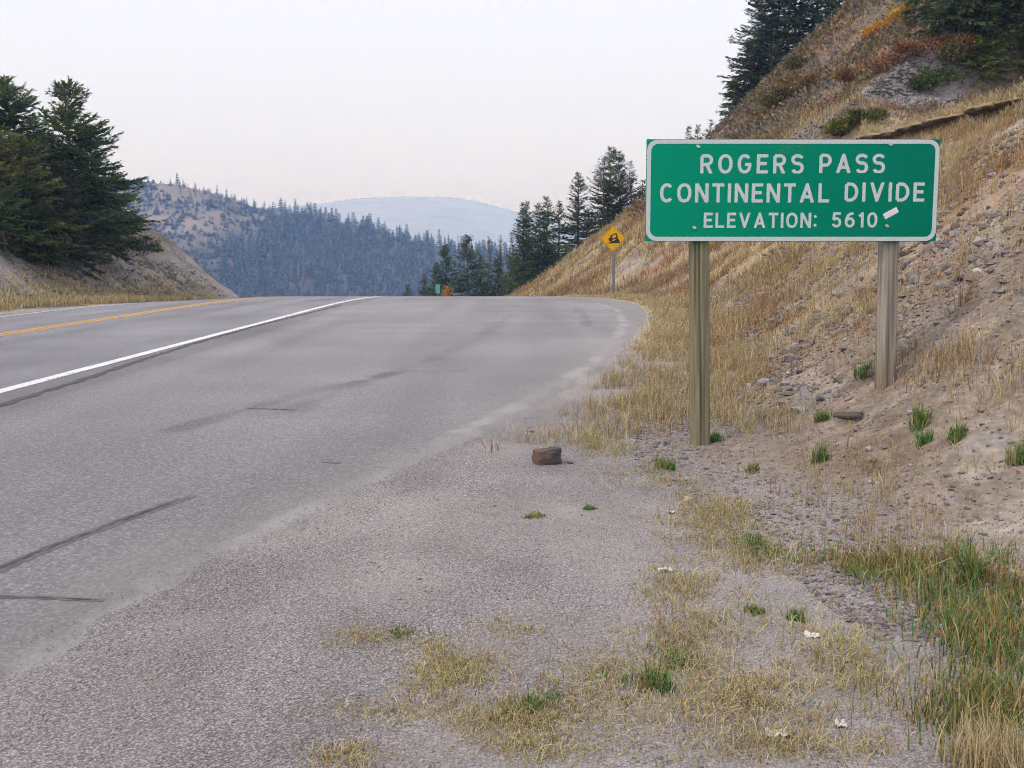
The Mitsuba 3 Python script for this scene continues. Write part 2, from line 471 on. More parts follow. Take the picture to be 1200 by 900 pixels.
for pts_, w_, dk_, lab_ in (([(-60, 698), (0, 670), (90, 634), (150, 611), (232, 581)], 0.12, (0.066, 0.066, 0.071), 'long dark skid mark in the foreground'),
                            ([(-80, 700), (0, 703), (60, 705), (132, 708)], 0.05, (0.06, 0.06, 0.064), 'thin dark mark below the skid mark'),
                            ([(285, 480), (352, 482)], 0.08, (0.09, 0.09, 0.095), None), ([(370, 544), (406, 545)], 0.06, (0.08, 0.08, 0.085), None)):
    mm_, cc_ = soft_mark(uvpts(*pts_), w_, dk_, 0.0145, len(pts_) + 3, taper=0.35 if w_ > 0.08 else 0.15)
    add('tyre_mark', mm_, 'm_foliage', 'road', color=cc_, label=lab_)


# ------------------------------------------------------------------ far land
def ridge_col(v):
    bare = blend((0.30, 0.25, 0.20), (0.21, 0.18, 0.14), sstep(0.35, 0.65, f3(v, 0.02, 0.02, 0.02, 4, 80)))
    bare = blend(bare, (0.10, 0.105, 0.07), sstep(0.55, 0.66, f3(v, 0.05, 0.05, 0.05, 3, 81)) * 0.7)
    forest = blend((0.05, 0.06, 0.04), (0.14, 0.115, 0.085), sstep(0.4, 0.65, f3(v, 0.06, 0.06, 0.06, 3, 82)))
    return blend(bare, forest, sstep(-290, -190, v[:, 0] + (f3(v, 0.012, 0.012, 0, 3, 83) - 0.5) * 170 - (v[:, 2] - 20) * 0.9))


CREST = np.array([at(u, v, 1000) for u, v in ((-500, 262), (-200, 240), (0, 222), (100, 209), (140, 207), (205, 213), (250, 224), (300, 240), (350, 250), (400, 259), (450, 272), (500, 283), (560, 293), (620, 300), (760, 318), (1000, 340))])


def ridge_z(x, y):
    c = np.interp(x, CREST[:, 0], CREST[:, 2])
    yc = 1000 + 60 * (f2(x, x * 0, 0.006, 2, 30) - 0.5)
    g = (f2(x, y, 0.008, 4, 31) - 0.5) * 46 * sstep(0, 140, np.abs(y - yc)) + (f2(x, y, 0.03, 3, 32) - 0.5) * 7
    z = c - 0.40 * np.maximum(yc - y, 0) - 0.35 * np.maximum(y - yc, 0) + g - 2
    return np.maximum(z, -140)


gm = grid_mesh(np.linspace(-5400, 5400, 111), np.linspace(-900, 9300, 111), lambda x, y: -124 + 0 * x)
add('valley', gm, 'm_far_land', color=blend((0.07, 0.085, 0.055), (0.16, 0.14, 0.10), f3(gm[0], 0.006, 0.006, 0, 4, 84)), kind='structure', label='valley floor beyond the pass')
gm = grid_mesh(np.linspace(-900, 520, 360), np.concatenate([np.linspace(600, 1080, 150), np.linspace(1090, 1500, 20)]), ridge_z)
add('ridge', gm, 'm_far_land', smooth=True, color=ridge_col(gm[0]), kind='structure', label='forested ridge across the valley, bare on its upper left')
FAR = np.array([at(u, v, 7600) for u, v in ((-300, 280), (0, 262), (200, 248), (330, 243), (385, 237), (420, 232), (470, 230), (530, 231), (560, 236), (605, 248), (660, 262), (760, 285), (1000, 310), (1300, 330))])
def mountain_z(x, y):
    c = np.interp(x, FAR[:, 0], FAR[:, 2])
    return np.maximum(c - 0.22 * np.abs(y - 7600) + (f2(x, y, 0.0011, 4, 40) - 0.5) * 170 * sstep(0, 700, np.abs(y - 7600)), -140)


gm = grid_mesh(np.linspace(-5200, 4600, 220), np.linspace(5200, 9000, 120), mountain_z)
add('mountain', gm, 'm_far_land', smooth=True, color=blend((0.17, 0.145, 0.13), (0.235, 0.195, 0.175), sstep(0.3, 0.7, f3(gm[0], 0.003, 0.003, 0.006, 4, 85))), kind='structure', label='pale hazy mountain far behind the ridge')


# ------------------------------------------------------------------ vegetation builders
def quads(c, along, wide, col, tipcol=None):
    """leaf-shaped quads: base point c, vectors along and wide (n x 3)"""
    n = len(c)
    v = np.stack([c, c + 0.45 * along + 0.5 * wide, c + along, c + 0.45 * along - 0.5 * wide], 1).reshape(-1, 3)
    i = np.arange(n)[:, None] * 4
    f = np.concatenate([i + [0, 1, 2], i + [0, 2, 3]])
    tip = col if tipcol is None else tipcol
    cc = np.stack([col, (col + tip) / 2, tip, (col + tip) / 2], 1).reshape(-1, 3)
    return v, f, cc


def join(parts):
    off, vs, fs, cs = 0, [], [], []
    for v, f, c in parts:
        vs.append(v)
        fs.append(f + off)
        cs.append(c)
        off += len(v)
    return np.vstack(vs), np.vstack(fs), np.vstack(cs)


def tube(pts, rads, sides=6, col=(0.1, 0.08, 0.06)):
    p = np.asarray(pts, float)
    t = np.gradient(p, axis=0)
    t /= np.linalg.norm(t, axis=1, keepdims=True) + 1e-12
    a = np.cross(t, np.where(np.abs(t[:, 2:]) < 0.9, [0, 0, 1.0], [1.0, 0, 0]))
    a /= np.linalg.norm(a, axis=1, keepdims=True)
    b = np.cross(t, a)
    an = np.arange(sides) * 2 * np.pi / sides
    v = (p[:, None] + np.asarray(rads)[:, None, None] * (np.cos(an)[None, :, None] * a[:, None] + np.sin(an)[None, :, None] * b[:, None])).reshape(-1, 3)
    m = len(p)
    i, j = np.meshgrid(np.arange(m - 1), np.arange(sides), indexing='ij')
    q = np.stack([i * sides + j, i * sides + (j + 1) % sides, (i + 1) * sides + (j + 1) % sides, (i + 1) * sides + j], -1).reshape(-1, 4)
    f = np.vstack([q[:, [0, 1, 2]], q[:, [0, 2, 3]]])
    return v, f, np.tile(np.asarray(col, float), (len(v), 1))


def norm(v):
    return v / (np.linalg.norm(v, axis=-1, keepdims=True) + 1e-12)


def conifer(seed, h, r, dens=1.0, low=0.04, col=(0.045, 0.065, 0.035), bare=0.0, power=0.85, twig=0.36, skew=None):
    """trunk and crown (vertices, faces, colours) of a spruce or fir of height h and lowest branch length r"""
    g = np.random.default_rng(seed)
    col = np.array(col)
    bend = np.cumsum(g.normal(0, 0.006 * h, (9, 2)), 0)
    zt = np.linspace(-0.4, h, 9)
    tp = np.column_stack([bend - bend[0], zt])
    trunk = tube(tp, np.linspace(0.016 * h + 0.03, 0.012, 9), 7, (0.13, 0.105, 0.08))
    nb = int(h * 26 * dens * (1 - 0.5 * bare))
    t = low + (1 - low) * (1 - (1 - g.random(nb) ** 0.9))
    t = np.sort(np.clip(t, low, 0.995))
    lump = 0.72 + 0.5 * g.random(nb) + 0.25 * np.sin(t * 23 + g.random() * 6)
    L = r * (1 - t) ** power * lump + 0.05 * h * (1 - t) ** 0.3 * 0.5
    az = g.random(nb) * 2 * np.pi
    if skew is not None:
        L = L * (1 + skew[1] * np.cos(az - skew[0]))
    el = -0.30 + 0.95 * t ** 1.6 + g.normal(0, 0.13, nb)
    base = np.column_stack([np.interp(t * h, zt, tp[:, 0]), np.interp(t * h, zt, tp[:, 1]), t * h])
    d = np.column_stack([np.cos(az) * np.cos(el), np.sin(az) * np.cos(el), np.sin(el)])
    # twigs along every branch
    k = np.maximum((L / twig * 10 * dens * (1 - 0.75 * bare)).astype(int), 3)
    bi = np.repeat(np.arange(nb), k)
    s = g.random(len(bi)) ** 0.7
    pos = base[bi] + d[bi] * (L[bi] * s)[:, None]
    pos[:, 2] -= 0.10 * L[bi] * s ** 2 - 0.16 * L[bi] * s ** 4
    side = np.cross(d[bi], [0, 0, 1.0])
    side = norm(side)
    sg = g.uniform(-1, 1, len(bi))
    td = norm(d[bi] * 0.75 + side * (sg * 0.95)[:, None] + g.normal(0, 0.22, (len(bi), 3)) + [0, 0, -0.12])
    ln = twig * g.uniform(0.55, 1.2, len(bi)) * (0.55 + 0.45 * (1 - t[bi])) * min(1, 0.5 + h / 14)
    up = norm(np.cross(td, side) + g.normal(0, 0.5, (len(bi), 3)))
    wide = norm(np.cross(td, up)) * (ln * g.uniform(0.17, 0.33, len(bi)))[:, None]
    tone = (0.72 + 1.05 * meshkit.noise(pos * 0.9 + seed) + g.normal(0, 0.14, len(bi)))[:, None]
    hue = np.clip(g.normal(0, 0.12, (len(bi), 1)), -0.3, 0.3) + (meshkit.noise(pos * 0.7 + 50 + seed)[:, None] - 0.5) * 0.5
    cc = np.clip(col * tone * np.column_stack([1 + hue * 0.9, np.ones(len(bi)), 1 - hue * 0.5]), 0.008, 0.5)
    parts = [quads(pos, td * ln[:, None], wide, cc, cc * np.array([1.25, 1.25, 1.1]))]
    # branch wood
    w = g.permutation(nb)[: int(nb * (0.35 + 0.65 * bare))]
    bl = L[w][:, None] * d[w] * 0.8
    off = np.column_stack([np.zeros(len(w)), np.zeros(len(w)), np.full(len(w), 0.02 + 0.003 * h)])
    brown = np.tile([0.12, 0.10, 0.085], (len(w), 1)) * g.uniform(0.7, 1.3, (len(w), 1))
    parts.append(quads(base[w], bl, off, brown))
    parts.append(quads(base[w], bl, off[:, [2, 1, 0]] * 0.9, brown))
    return trunk, join(parts)


def moved(m, p, rz=0.0, s=1.0):
    c, sn = math.cos(rz), math.sin(rz)
    return (m[0] * s) @ np.array([[c, -sn, 0], [sn, c, 0], [0, 0, 1]]).T + p, m[1], m[2]


def put_tree(name, trunk, crown, p, label, group=None, category='tree', rz=0.0):
    k = thing(name, label=label, category=category, group=group)
    t, c = moved(trunk, p, rz), moved(crown, p, rz)
    add('trunk', t[:2], 'm_foliage', k, color=t[2])
    add('crown', c[:2], 'm_needles', k, color=c[2])
    return k


def tree_at(u, v, y, r, label, seed, group=None, name='conifer', **kw):
    top = at(u, v, y)
    zg = float(terrain(top[0], y)) - 0.1
    if top[2] - zg < 1.5:
        print('LOW TREE', u, v, y, round(top[2] - zg, 2))
    tr, cr = conifer(seed, max(top[2] - zg, 0.8), r, **kw)
    return put_tree(name, tr, cr, np.array([top[0], y, zg]), label, group)


def shrub(seed, rx, ry, rz, nleaf, col, tip, leaf=0.10, upright=0.4, lobes=7):
    g = np.random.default_rng(seed)
    cen = g.normal(0, 0.42, (lobes, 3)) * [rx, ry, 0]
    cen[:, 2] = rz * g.uniform(0.45, 0.75, lobes)
    rad = g.uniform(0.35, 0.6, lobes)
    li = g.integers(0, lobes, nleaf)
    o = norm(g.normal(0, 1, (nleaf, 3)))
    p = cen[li] + o * (rad[li] * g.random(nleaf) ** 0.45)[:, None] * [rx, ry, rz]
    p[:, 2] = np.maximum(p[:, 2], 0.02)
    d = norm(o + g.normal(0, 0.6, (nleaf, 3)) + [0, 0, upright])
    ln = leaf * g.uniform(0.6, 1.4, nleaf)
    wide = norm(np.cross(d, g.normal(0, 1, (nleaf, 3)))) * (ln * 0.5)[:, None]
    tone = (0.6 + 0.8 * meshkit.noise(p * 2.3 / max(rx, 0.4) + seed) + g.normal(0, 0.15, nleaf))[:, None].clip(0.3, 1.7)
    mixk = g.random((nleaf, 1))
    cc = (np.array(col) * (1 - mixk) + np.array(tip) * mixk) * tone
    leaves = quads(p, d * ln[:, None], wide, cc)
    ends = cen + g.normal(0, 0.15, cen.shape) * [rx, ry, rz]
    st = [tube([[0.1 * e[0], 0.1 * e[1], -0.1], [0.5 * e[0], 0.5 * e[1], 0.5 * e[2]], e], [0.025, 0.016, 0.008], 5, (0.12, 0.09, 0.07)) for e in ends]
    return join(st), leaves


def put_shrub(p, seed, dims, nleaf, col, tip, label, group=None, name='shrub', **kw):
    k = thing(name, label=label, category='shrub', group=group)
    stems, leaves = shrub(seed, *dims, nleaf, col, tip, **kw)
    s, l = moved(stems, p), moved(leaves, p)
    add('stems', s[:2], 'm_foliage', k, color=s[2])
    add('foliage', l[:2], 'm_foliage', k, color=l[2])
    return k


# ------------------------------------------------------------------ the trees
DG, BG, OG = (0.070, 0.102, 0.046), (0.064, 0.098, 0.054), (0.108, 0.125, 0.050)
left = [  # u, v of the top, distance, spread, what it looks like
    (2, 92, 52, 2.6, 'tall dark conifer cut by the left edge of the picture', DG, {}),
    (75, 100, 57, 2.9, 'tallest dark conifer at right end of the left hillside grove', DG, dict(skew=(0.0, 0.2))),
    (38, 139, 60, 2.1, 'small spire top between the two tall left conifers', DG, {}),
    (20, 158, 50, 2.4, 'dense olive conifer in front of the leftmost tall conifer', OG, {}),
    (-26, 150, 49, 2.5, 'broad conifer at the left border of the grove', OG, {}),
    (50, 156, 55, 2.4, 'grey green conifer between the two tallest left conifers', (0.062, 0.078, 0.045), {}),
    (62, 196, 52, 2.4, 'grey green conifer in front of the tallest left conifer', (0.060, 0.070, 0.045), {}),
    (100, 150, 62, 2.4, 'dark conifer filling right shoulder of the left grove', DG, {}),
    (112, 186, 66, 2.4, 'low dark conifer with drooping boughs at right end of left grove', (0.056, 0.082, 0.042), dict(skew=(0.0, 0.3))),
    (84, 205, 57, 2.1, 'bushy olive young conifer low in the left grove', OG, {}),
    (30, 215, 49, 2.1, 'bushy green young conifer at the foot of the left grove', (0.055, 0.075, 0.035), {}),
    (-6, 215, 47, 2.0, 'young dark conifer lowest at the left picture edge', DG, {}),
    (134, 226, 70, 2.0, 'small dark conifer leaning over the left slope edge', (0.056, 0.082, 0.042), dict(skew=(0.0, 0.3))),
    (66, 225, 54, 1.9, 'low grey green conifer above the left rocky slope', (0.058, 0.068, 0.045), {}),
    (106, 228, 63, 2.0, 'rounded dark green conifer low at the right of the grove', (0.040, 0.055, 0.028), {}),
]
for i, (u, v, y, r, lab, col, kw) in enumerate(left):
    tree_at(u, v, y, r, lab, 100 + i, col=col, dens=1.8, power=0.55, low=0.05, twig=0.42, **kw)
right = [
    (614, 238, 92, 1.5, 'slim dark spruce leftmost of the row behind the grassy bank', BG, {}),
    (621, 237, 96, 1.5, 'slim dark spruce second of the row behind the grassy bank', BG, {}),
    (633, 239, 90, 1.7, 'spruce third of the row behind the grassy bank', BG, {}),
    (646, 230, 93, 1.9, 'pointed spruce fourth of the row behind the grassy bank', BG, {}),
    (654, 236, 97, 1.5, 'slender spruce half hidden behind the fourth of the row', BG, {}),
    (676, 203, 95, 2.1, 'lone tall narrow spruce between two groups behind the bank', BG, {}),
    (706, 184, 90, 2.5, 'ragged tall spruce at left of the big clump near the green sign', (0.042, 0.055, 0.035), dict(skew=(3.1, 0.35), dens=0.85)),
    (717, 173, 92, 2.6, 'tallest spruce of the big clump left of the green sign', DG, {}),
    (730, 178, 94, 2.3, 'second tallest spruce of the big clump left of the green sign', (0.046, 0.056, 0.036), {}),
    (743, 189, 92, 1.9, 'thin grey topped spruce of the big clump beside the sign', (0.07, 0.078, 0.06), dict(bare=0.35)),
    (752, 212, 90, 1.9, 'short spruce just left of the sign edge', DG, {}),
    (690, 245, 84, 2.2, 'bushy dark conifer with low boughs on the bank crest', (0.040, 0.052, 0.034), {}),
    (706, 250, 82, 1.9, 'low spreading dark conifer above the yellow sign', (0.036, 0.042, 0.030), {}),
    (605, 300, 88, 1.6, 'short rounded conifer at the left foot of the bank row', DG, {}),
    (665, 285, 82, 1.2, 'small yellowish green conifer on the crest of the bank', (0.085, 0.10, 0.035), {}),
    (523, 288, 118, 2.6, 'left one of two dark firs beyond the road crest', BG, {}),
    (549, 276, 115, 2.9, 'right and taller one of two dark firs beyond the road crest', BG, {}),
    (563, 300, 121, 2.0, 'smaller fir behind the right flank of the taller crest fir', BG, {}),
    (510, 310, 122, 1.9, 'small fir at left foot of the two crest firs', (0.05, 0.065, 0.05), {}),
    (498, 322, 124, 1.7, 'low brownish fir left of the two crest firs', (0.07, 0.07, 0.055), dict(bare=0.2)),
    (478, 334, 126, 1.4, 'lowest fir showing just above the road crest', (0.07, 0.072, 0.06), dict(bare=0.2)),
    (583, 300, 117, 2.0, 'fir standing between the crest firs and the bank', BG, {}),
    (596, 318, 112, 1.6, 'low fir at the toe of the grassy bank', DG, {}),
    (565, 277, 150, 1.7, 'thin grey dead spruce behind the crest firs', (0.12, 0.105, 0.105), dict(bare=0.6)),
    (582, 276, 152, 1.5, 'bare grey dead spruce between fir and bank', (0.11, 0.10, 0.10), dict(bare=0.7)),
    (599, 272, 150, 1.6, 'bare grey dead spruce nearest to the bank row', (0.11, 0.10, 0.10), dict(bare=0.7)),
    (893, -30, 84, 2.6, 'tall conifer at the left rim of the upper hill grove', (0.045, 0.062, 0.04), {}),
    (912, -60, 84, 3.0, 'large conifer leaning over the upper hill crest', (0.042, 0.060, 0.036), {}),
    (935, -60, 83, 3.0, 'large dense conifer in the middle of the upper hill grove', (0.048, 0.068, 0.036), {}),
    (962, -70, 83, 2.8, 'conifer at right of the upper hill grove, cut by the top edge', DG, {}),
    (985, -60, 84, 2.4, 'rightmost conifer of the upper hill grove', DG, {}),
    (884, 40, 82, 2.0, 'shorter conifer low on the crest of the upper hill', (0.052, 0.066, 0.04), {}),
    (905, 50, 81, 1.8, 'small conifer with a bare leaning stem on hill crest', (0.05, 0.064, 0.042), dict(bare=0.2)),
    (861, 92, 82, 1.3, 'little ragged conifer below the upper hill grove', DG, {}),
    (866, 108, 84, 1.0, 'scrawny conifer beside the little ragged one', (0.06, 0.07, 0.05), dict(bare=0.4)),
    (831, 140, 86, 1.0, 'small dark spire just above the top of the green sign', DG, {}),
    (818, 147, 88, 0.8, 'tiny spire at left above the green sign', BG, {}),
    (806, 149, 88, 0.6, 'tiniest spire above the left part of green sign', BG, {}),
]
for i, (u, v, y, r, lab, col, kw) in enumerate(right):
    tree_at(u, v, y, r, lab, 300 + i, col=col, **{'dens': 1.25, 'power': 0.66, 'low': 0.03, 'twig': 0.43, **kw})

for i, (u, v, h, r, lab, col, kw) in enumerate([
        (1098, 14, 6.0, 1.5, 'dark conifer at top of the hill right of the orange shrub', DG, {}),
        (1120, 24, 7.0, 1.7, 'big dark conifer at the top of picture above the reddish shrub', DG, {}),
        (1142, 22, 7.0, 1.7, 'dark conifer second from the big one above the reddish shrub', (0.046, 0.066, 0.034), {}),
        (1166, 30, 7.5, 1.8, 'big conifer with grey stem near the top right corner', (0.055, 0.066, 0.045), dict(bare=0.3)),
        (1188, 34, 7.0, 1.8, 'dark conifer at the right picture edge above the young conifers', (0.042, 0.058, 0.034), {}),
        (1212, 40, 7.0, 2.0, 'dark conifer cut by the right picture edge', DG, {}),
        (1150, 88, 3.0, 1.5, 'young bright green conifer with drooping boughs above the bank lip', (0.11, 0.15, 0.04), {}),
        (1122, 74, 2.4, 1.1, 'yellowish green young conifer near the reddish brush', (0.14, 0.16, 0.04), {}),
        (1190, 80, 3.0, 1.5, 'young green conifer above the bank lip at the right edge', (0.10, 0.13, 0.04), {}),
        (1135, 60, 2.4, 1.1, 'small olive conifer between the two brighter young ones', (0.11, 0.11, 0.04), {})]):
    q = G(u, v)
    tr, cr = conifer(380 + i, h, r, col=col, **{'dens': 1.3, 'power': 0.6, 'low': 0.02, 'twig': 0.5, **kw})
    put_tree('conifer', tr, cr, q - [0, 0, 0.1], lab)

# orange shrub and the brush of the hill
p0, p1 = G(1024, 44), G(1068, 17)
k = thing('shrub', label='bright orange autumn shrub in a slanting band high on the hill', category='shrub')
sts, lvs = [], []
for j in range(6):
    q = p0 + (p1 - p0) * (j / 5)
    q[2] = float(terrain(q[0], q[1]))
    s_, l_ = shrub(700 + j, 0.75, 0.7, 0.75, 1100, (0.50, 0.27, 0.035), (0.62, 0.36, 0.06), leaf=0.13)
    sts.append(moved(s_, q))
    lvs.append(moved(l_, q))
sts, lvs = join(sts), join(lvs)
add('stems', sts[:2], 'm_foliage', k, color=sts[2])
add('foliage', lvs[:2], 'm_foliage', k, color=lvs[2])
for j, (u, v, dims, col, tip, lab) in enumerate([
        (905, 132, (1.5, 1.2, 0.9), (0.10, 0.105, 0.035), (0.16, 0.15, 0.05), 'olive green low shrub on the hill above the sign'),
        (925, 118, (1.4, 1.2, 0.8), (0.11, 0.105, 0.04), (0.18, 0.14, 0.05), 'yellowish olive shrub at right of the first hill shrub'),
        (945, 105, (1.3, 1.1, 0.8), (0.17, 0.12, 0.04), (0.24, 0.15, 0.06), 'rusty olive shrub on the hill above the grey scree'),
        (868, 122, (1.3, 1.0, 0.9), (0.09, 0.095, 0.035), (0.15, 0.14, 0.05), 'olive shrub on the hill crest under the little conifers'),
        (895, 100, (1.6, 1.2, 0.7), (0.085, 0.09, 0.035), (0.14, 0.13, 0.05), 'long low olive shrub along the hill crest'),
        (930, 80, (1.3, 1.1, 0.7), (0.09, 0.095, 0.04), (0.14, 0.13, 0.05), 'small olive shrub high beneath the upper grove'),
        (990, 158, (1.0, 0.8, 0.6), (0.11, 0.13, 0.03), (0.17, 0.18, 0.05), 'yellow green shrub directly behind the top of the sign'),
        (1010, 152, (0.9, 0.8, 0.5), (0.09, 0.12, 0.03), (0.15, 0.16, 0.05), 'green shrub at left end of the bank lip'),
        (1090, 98, (1.1, 0.9, 0.8), (0.06, 0.10, 0.03), (0.10, 0.14, 0.04), 'fresh green shrub behind the bank lip beside the scree'),
        (1075, 106, (0.8, 0.7, 0.6), (0.07, 0.10, 0.03), (0.10, 0.14, 0.04), 'small fresh green shrub left of the larger green one'),
        (1108, 58, (1.3, 1.0, 0.8), (0.22, 0.09, 0.035), (0.30, 0.13, 0.05), 'reddish shrub beside the yellowish green young conifer'),
        (1080, 62, (1.2, 1.0, 0.6), (0.20, 0.10, 0.05), (0.26, 0.14, 0.07), 'rust brown shrub left of the reddish shrub'),
        (1040, 78, (1.3, 1.1, 0.6), (0.22, 0.11, 0.05), (0.28, 0.15, 0.07), 'rust coloured low shrub in the middle of the hill'),
        (1000, 92, (1.3, 1.0, 0.6), (0.20, 0.12, 0.055), (0.27, 0.16, 0.08), 'brown low shrub below the orange shrub'),
        (1130, 72, (1.3, 1.0, 1.0), (0.09, 0.10, 0.03), (0.17, 0.15, 0.05), 'dark olive shrub at the foot of the young conifers'),
        (1165, 66, (1.4, 1.0, 1.1), (0.08, 0.10, 0.03), (0.15, 0.15, 0.05), 'green shrub above the bank lip near the right edge'),
        (1200, 52, (1.4, 1.0, 1.1), (0.06, 0.08, 0.03), (0.11, 0.12, 0.05), 'dark green shrub at the right edge above the lip')]):
    put_shrub(G(u, v), 720 + j, dims, 1500, col, tip, lab, leaf=0.14)
for j, (u, v, lab) in enumerate([(140, 298, 'olive bush on the edge of the left slope'), (165, 292, 'dark bush hanging over the left slope'), (95, 306, 'brownish bush at the foot of the left grove'),
                                 (40, 300, 'bush under the conifers on the left slope'), (10, 298, 'bush at the left border under the conifers')]):
    q = G(u, v)
    put_shrub(q, 760 + j, (1.3, 1.1, 0.9), 1300, (0.075, 0.07, 0.03), (0.13, 0.11, 0.05), lab, leaf=0.15)


# ------------------------------------------------------------------ the forest across the valley
def far_conifer(seed, col, bare=0.0):
    g = np.random.default_rng(seed)
    parts = [tube([[0, 0, -0.05], [0, 0, 1.0]], [0.014, 0.004], 4, (0.10, 0.085, 0.075))]
    for j in range(8):
        t = 0.08 + 0.88 * j / 8
        nsp = 6
        az = np.arange(nsp) * 2 * np.pi / nsp + g.random() * 6
        L = (0.20 * (1 - t) ** 0.8 + 0.015) * g.uniform(0.65, 1.25, nsp) * (1 - 0.45 * bare)
        c = np.column_stack([np.zeros(nsp), np.zeros(nsp), np.full(nsp, t + 0.09)])
        a = np.column_stack([np.cos(az) * L, np.sin(az) * L, -0.06 - 0.05 * g.random(nsp)])
        w = np.column_stack([-np.sin(az), np.cos(az), np.zeros(nsp)]) * (L * (1.1 - 0.7 * bare))[:, None]
        cc = np.array(col) * g.uniform(0.7, 1.35, (nsp, 1))
        parts.append(quads(c, a, w, cc))
    return join(parts)


kinds = [far_conifer(900 + i, c, b) for i, (c, b) in enumerate([((0.045, 0.065, 0.045), 0), ((0.055, 0.07, 0.05), 0), ((0.038, 0.055, 0.042), 0), ((0.14, 0.12, 0.105), 0.6), ((0.06, 0.075, 0.045), 0)])]
g = np.random.default_rng(31)
cand = np.column_stack([g.uniform(-470, 130, 11000), g.uniform(660, 1040, 11000)])
mask = sstep(-290, -190, cand[:, 0] + (f2(cand[:, 0], cand[:, 1], 0.012, 3, 50) - 0.5) * 190 - (ridge_z(cand[:, 0], cand[:, 1]) - 20) * 0.9)
dens = np.maximum(mask, 0.10 + 0.42 * (f2(cand[:, 0], cand[:, 1], 0.03, 2, 51) > 0.5))
kp = g.random(len(cand)) < dens * 0.62
cand, mask_b = cand[kp], mask[kp]
cz = ridge_z(cand[:, 0], cand[:, 1])
# what shows above the road crest and below the sky
row = CY - F * np.tan(np.arctan2(cz + 10 - 1.6, cand[:, 1]) + PITCH)
cand, cz, mask_b = cand[row < 362], cz[row < 362], mask_b[row < 362]
hs = g.uniform(6, 17, len(cand)) * np.where(mask_b < 0.5, g.uniform(0.3, 0.85, len(cand)), 1.0)
wx = g.uniform(0.75, 1.7, len(cand))
order = np.argsort(-hs / cand[:, 1])
kd = g.choice(5, len(cand), p=[0.26, 0.24, 0.22, 0.12, 0.16])
vr = [mikit.ply(k_[:2], 'm_foliage', color=k_[2]) for k_ in kinds]
LAB = ['dark green conifer on the ridge across the valley', 'mid green conifer on the ridge across the valley', 'deep green conifer on the ridge across the valley', 'grey dead conifer on the ridge across the valley', 'olive conifer on the ridge across the valley']
rest = []
for n_, j in enumerate(order):
    p = np.array([cand[j, 0], cand[j, 1], cz[j] - 0.3])
    rz = g.random() * 6.28
    if n_ < 300:
        bare_ = cand[j, 0] < -235 and mask_b[j] < 0.5
        lb = LAB[kd[j]].replace('the ridge', 'the bare upper left of the ridge') if bare_ else LAB[kd[j]]
        add('ridge_tree', vr[kd[j]], None, to_world=T().translate(p.tolist()).rotate([0, 0, 1], math.degrees(rz)).scale([float(hs[j] * wx[j])] * 2 + [float(hs[j])]), label=lb, category='tree', group=lb.replace('conifer', 'conifers'))
    else:
        rest.append(moved((kinds[kd[j]][0] * [wx[j], wx[j], 1], kinds[kd[j]][1], kinds[kd[j]][2] * g.uniform(0.7, 1.4)), p, rz, hs[j]))
sx_ = np.column_stack([g.uniform(-470, -120, 5200), g.uniform(760, 1030, 5200)])
sz_ = ridge_z(sx_[:, 0], sx_[:, 1])
kp = g.random(len(sx_)) < 0.10 + 0.75 * (f2(sx_[:, 0], sx_[:, 1], 0.035, 3, 52) > 0.47)
scr = []
for (x_, y_), z_ in zip(sx_[kp], sz_[kp]):
    kk_ = kinds[g.choice([0, 1, 2, 4])]
    w_ = g.uniform(2.2, 4.5)
    scr.append(moved((kk_[0] * [w_, w_, 1], kk_[1], kk_[2] * g.uniform(0.8, 1.7) * np.array([1.1, 1.0, 0.9])), np.array([x_, y_, z_ - 0.2]), g.random() * 6, g.uniform(1.6, 4.2)))
scr = join(scr)
add('scrub', scr[:2], 'm_foliage', color=scr[2], kind='stuff', label='dark scrub dotted over the bare upper left of the ridge', category='scrub')
rest = join(rest)
add('forest', rest[:2], 'm_foliage', color=rest[2], kind='stuff', label='conifer forest covering the ridge across the valley', category='forest')


# ------------------------------------------------------------------ grass
def blades(p, h, w, col, tipc, lean=0.35, g=None):
    n = len(p)
    az = g.random(n) * 2 * np.pi
    hz = np.column_stack([np.cos(az), np.sin(az), np.zeros(n)])
    sd = np.column_stack([-hz[:, 1], hz[:, 0], np.zeros(n)])
    tw = g.random(n) * np.pi
    sd = sd * np.cos(tw)[:, None] + hz * np.sin(tw)[:, None]
    l = np.abs(g.normal(0, lean, n))[:, None] * h[:, None]
    up = np.array([0, 0, 1.0]) * h[:, None]
    a, b = p + up * 0.55 + hz * l * 0.35, p + up * np.sqrt(np.clip(1 - (l / h[:, None]) ** 2 * 0.4, 0.2, 1)) + hz * l
    ww = sd * w[:, None] * 0.5
    v = np.stack([p - ww, p + ww, a + ww * 0.75, a - ww * 0.75, b], 1).reshape(-1, 3)
    i = np.arange(n)[:, None] * 5
    f = np.concatenate([i + [0, 1, 2], i + [0, 2, 3], i + [3, 2, 4]])
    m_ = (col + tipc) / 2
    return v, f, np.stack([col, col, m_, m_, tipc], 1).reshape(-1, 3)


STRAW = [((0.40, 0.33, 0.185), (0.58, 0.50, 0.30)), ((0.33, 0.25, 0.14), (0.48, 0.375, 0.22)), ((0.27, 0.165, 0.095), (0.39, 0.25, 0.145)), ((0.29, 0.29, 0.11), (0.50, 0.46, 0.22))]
GREEN = [((0.085, 0.17, 0.05), (0.15, 0.28, 0.09)), ((0.13, 0.18, 0.06), (0.28, 0.31, 0.11)), ((0.16, 0.17, 0.06), (0.44, 0.34, 0.13)), ((0.28, 0.17, 0.08), (0.46, 0.30, 0.13)), ((0.36, 0.28, 0.15), (0.55, 0.46, 0.26))]


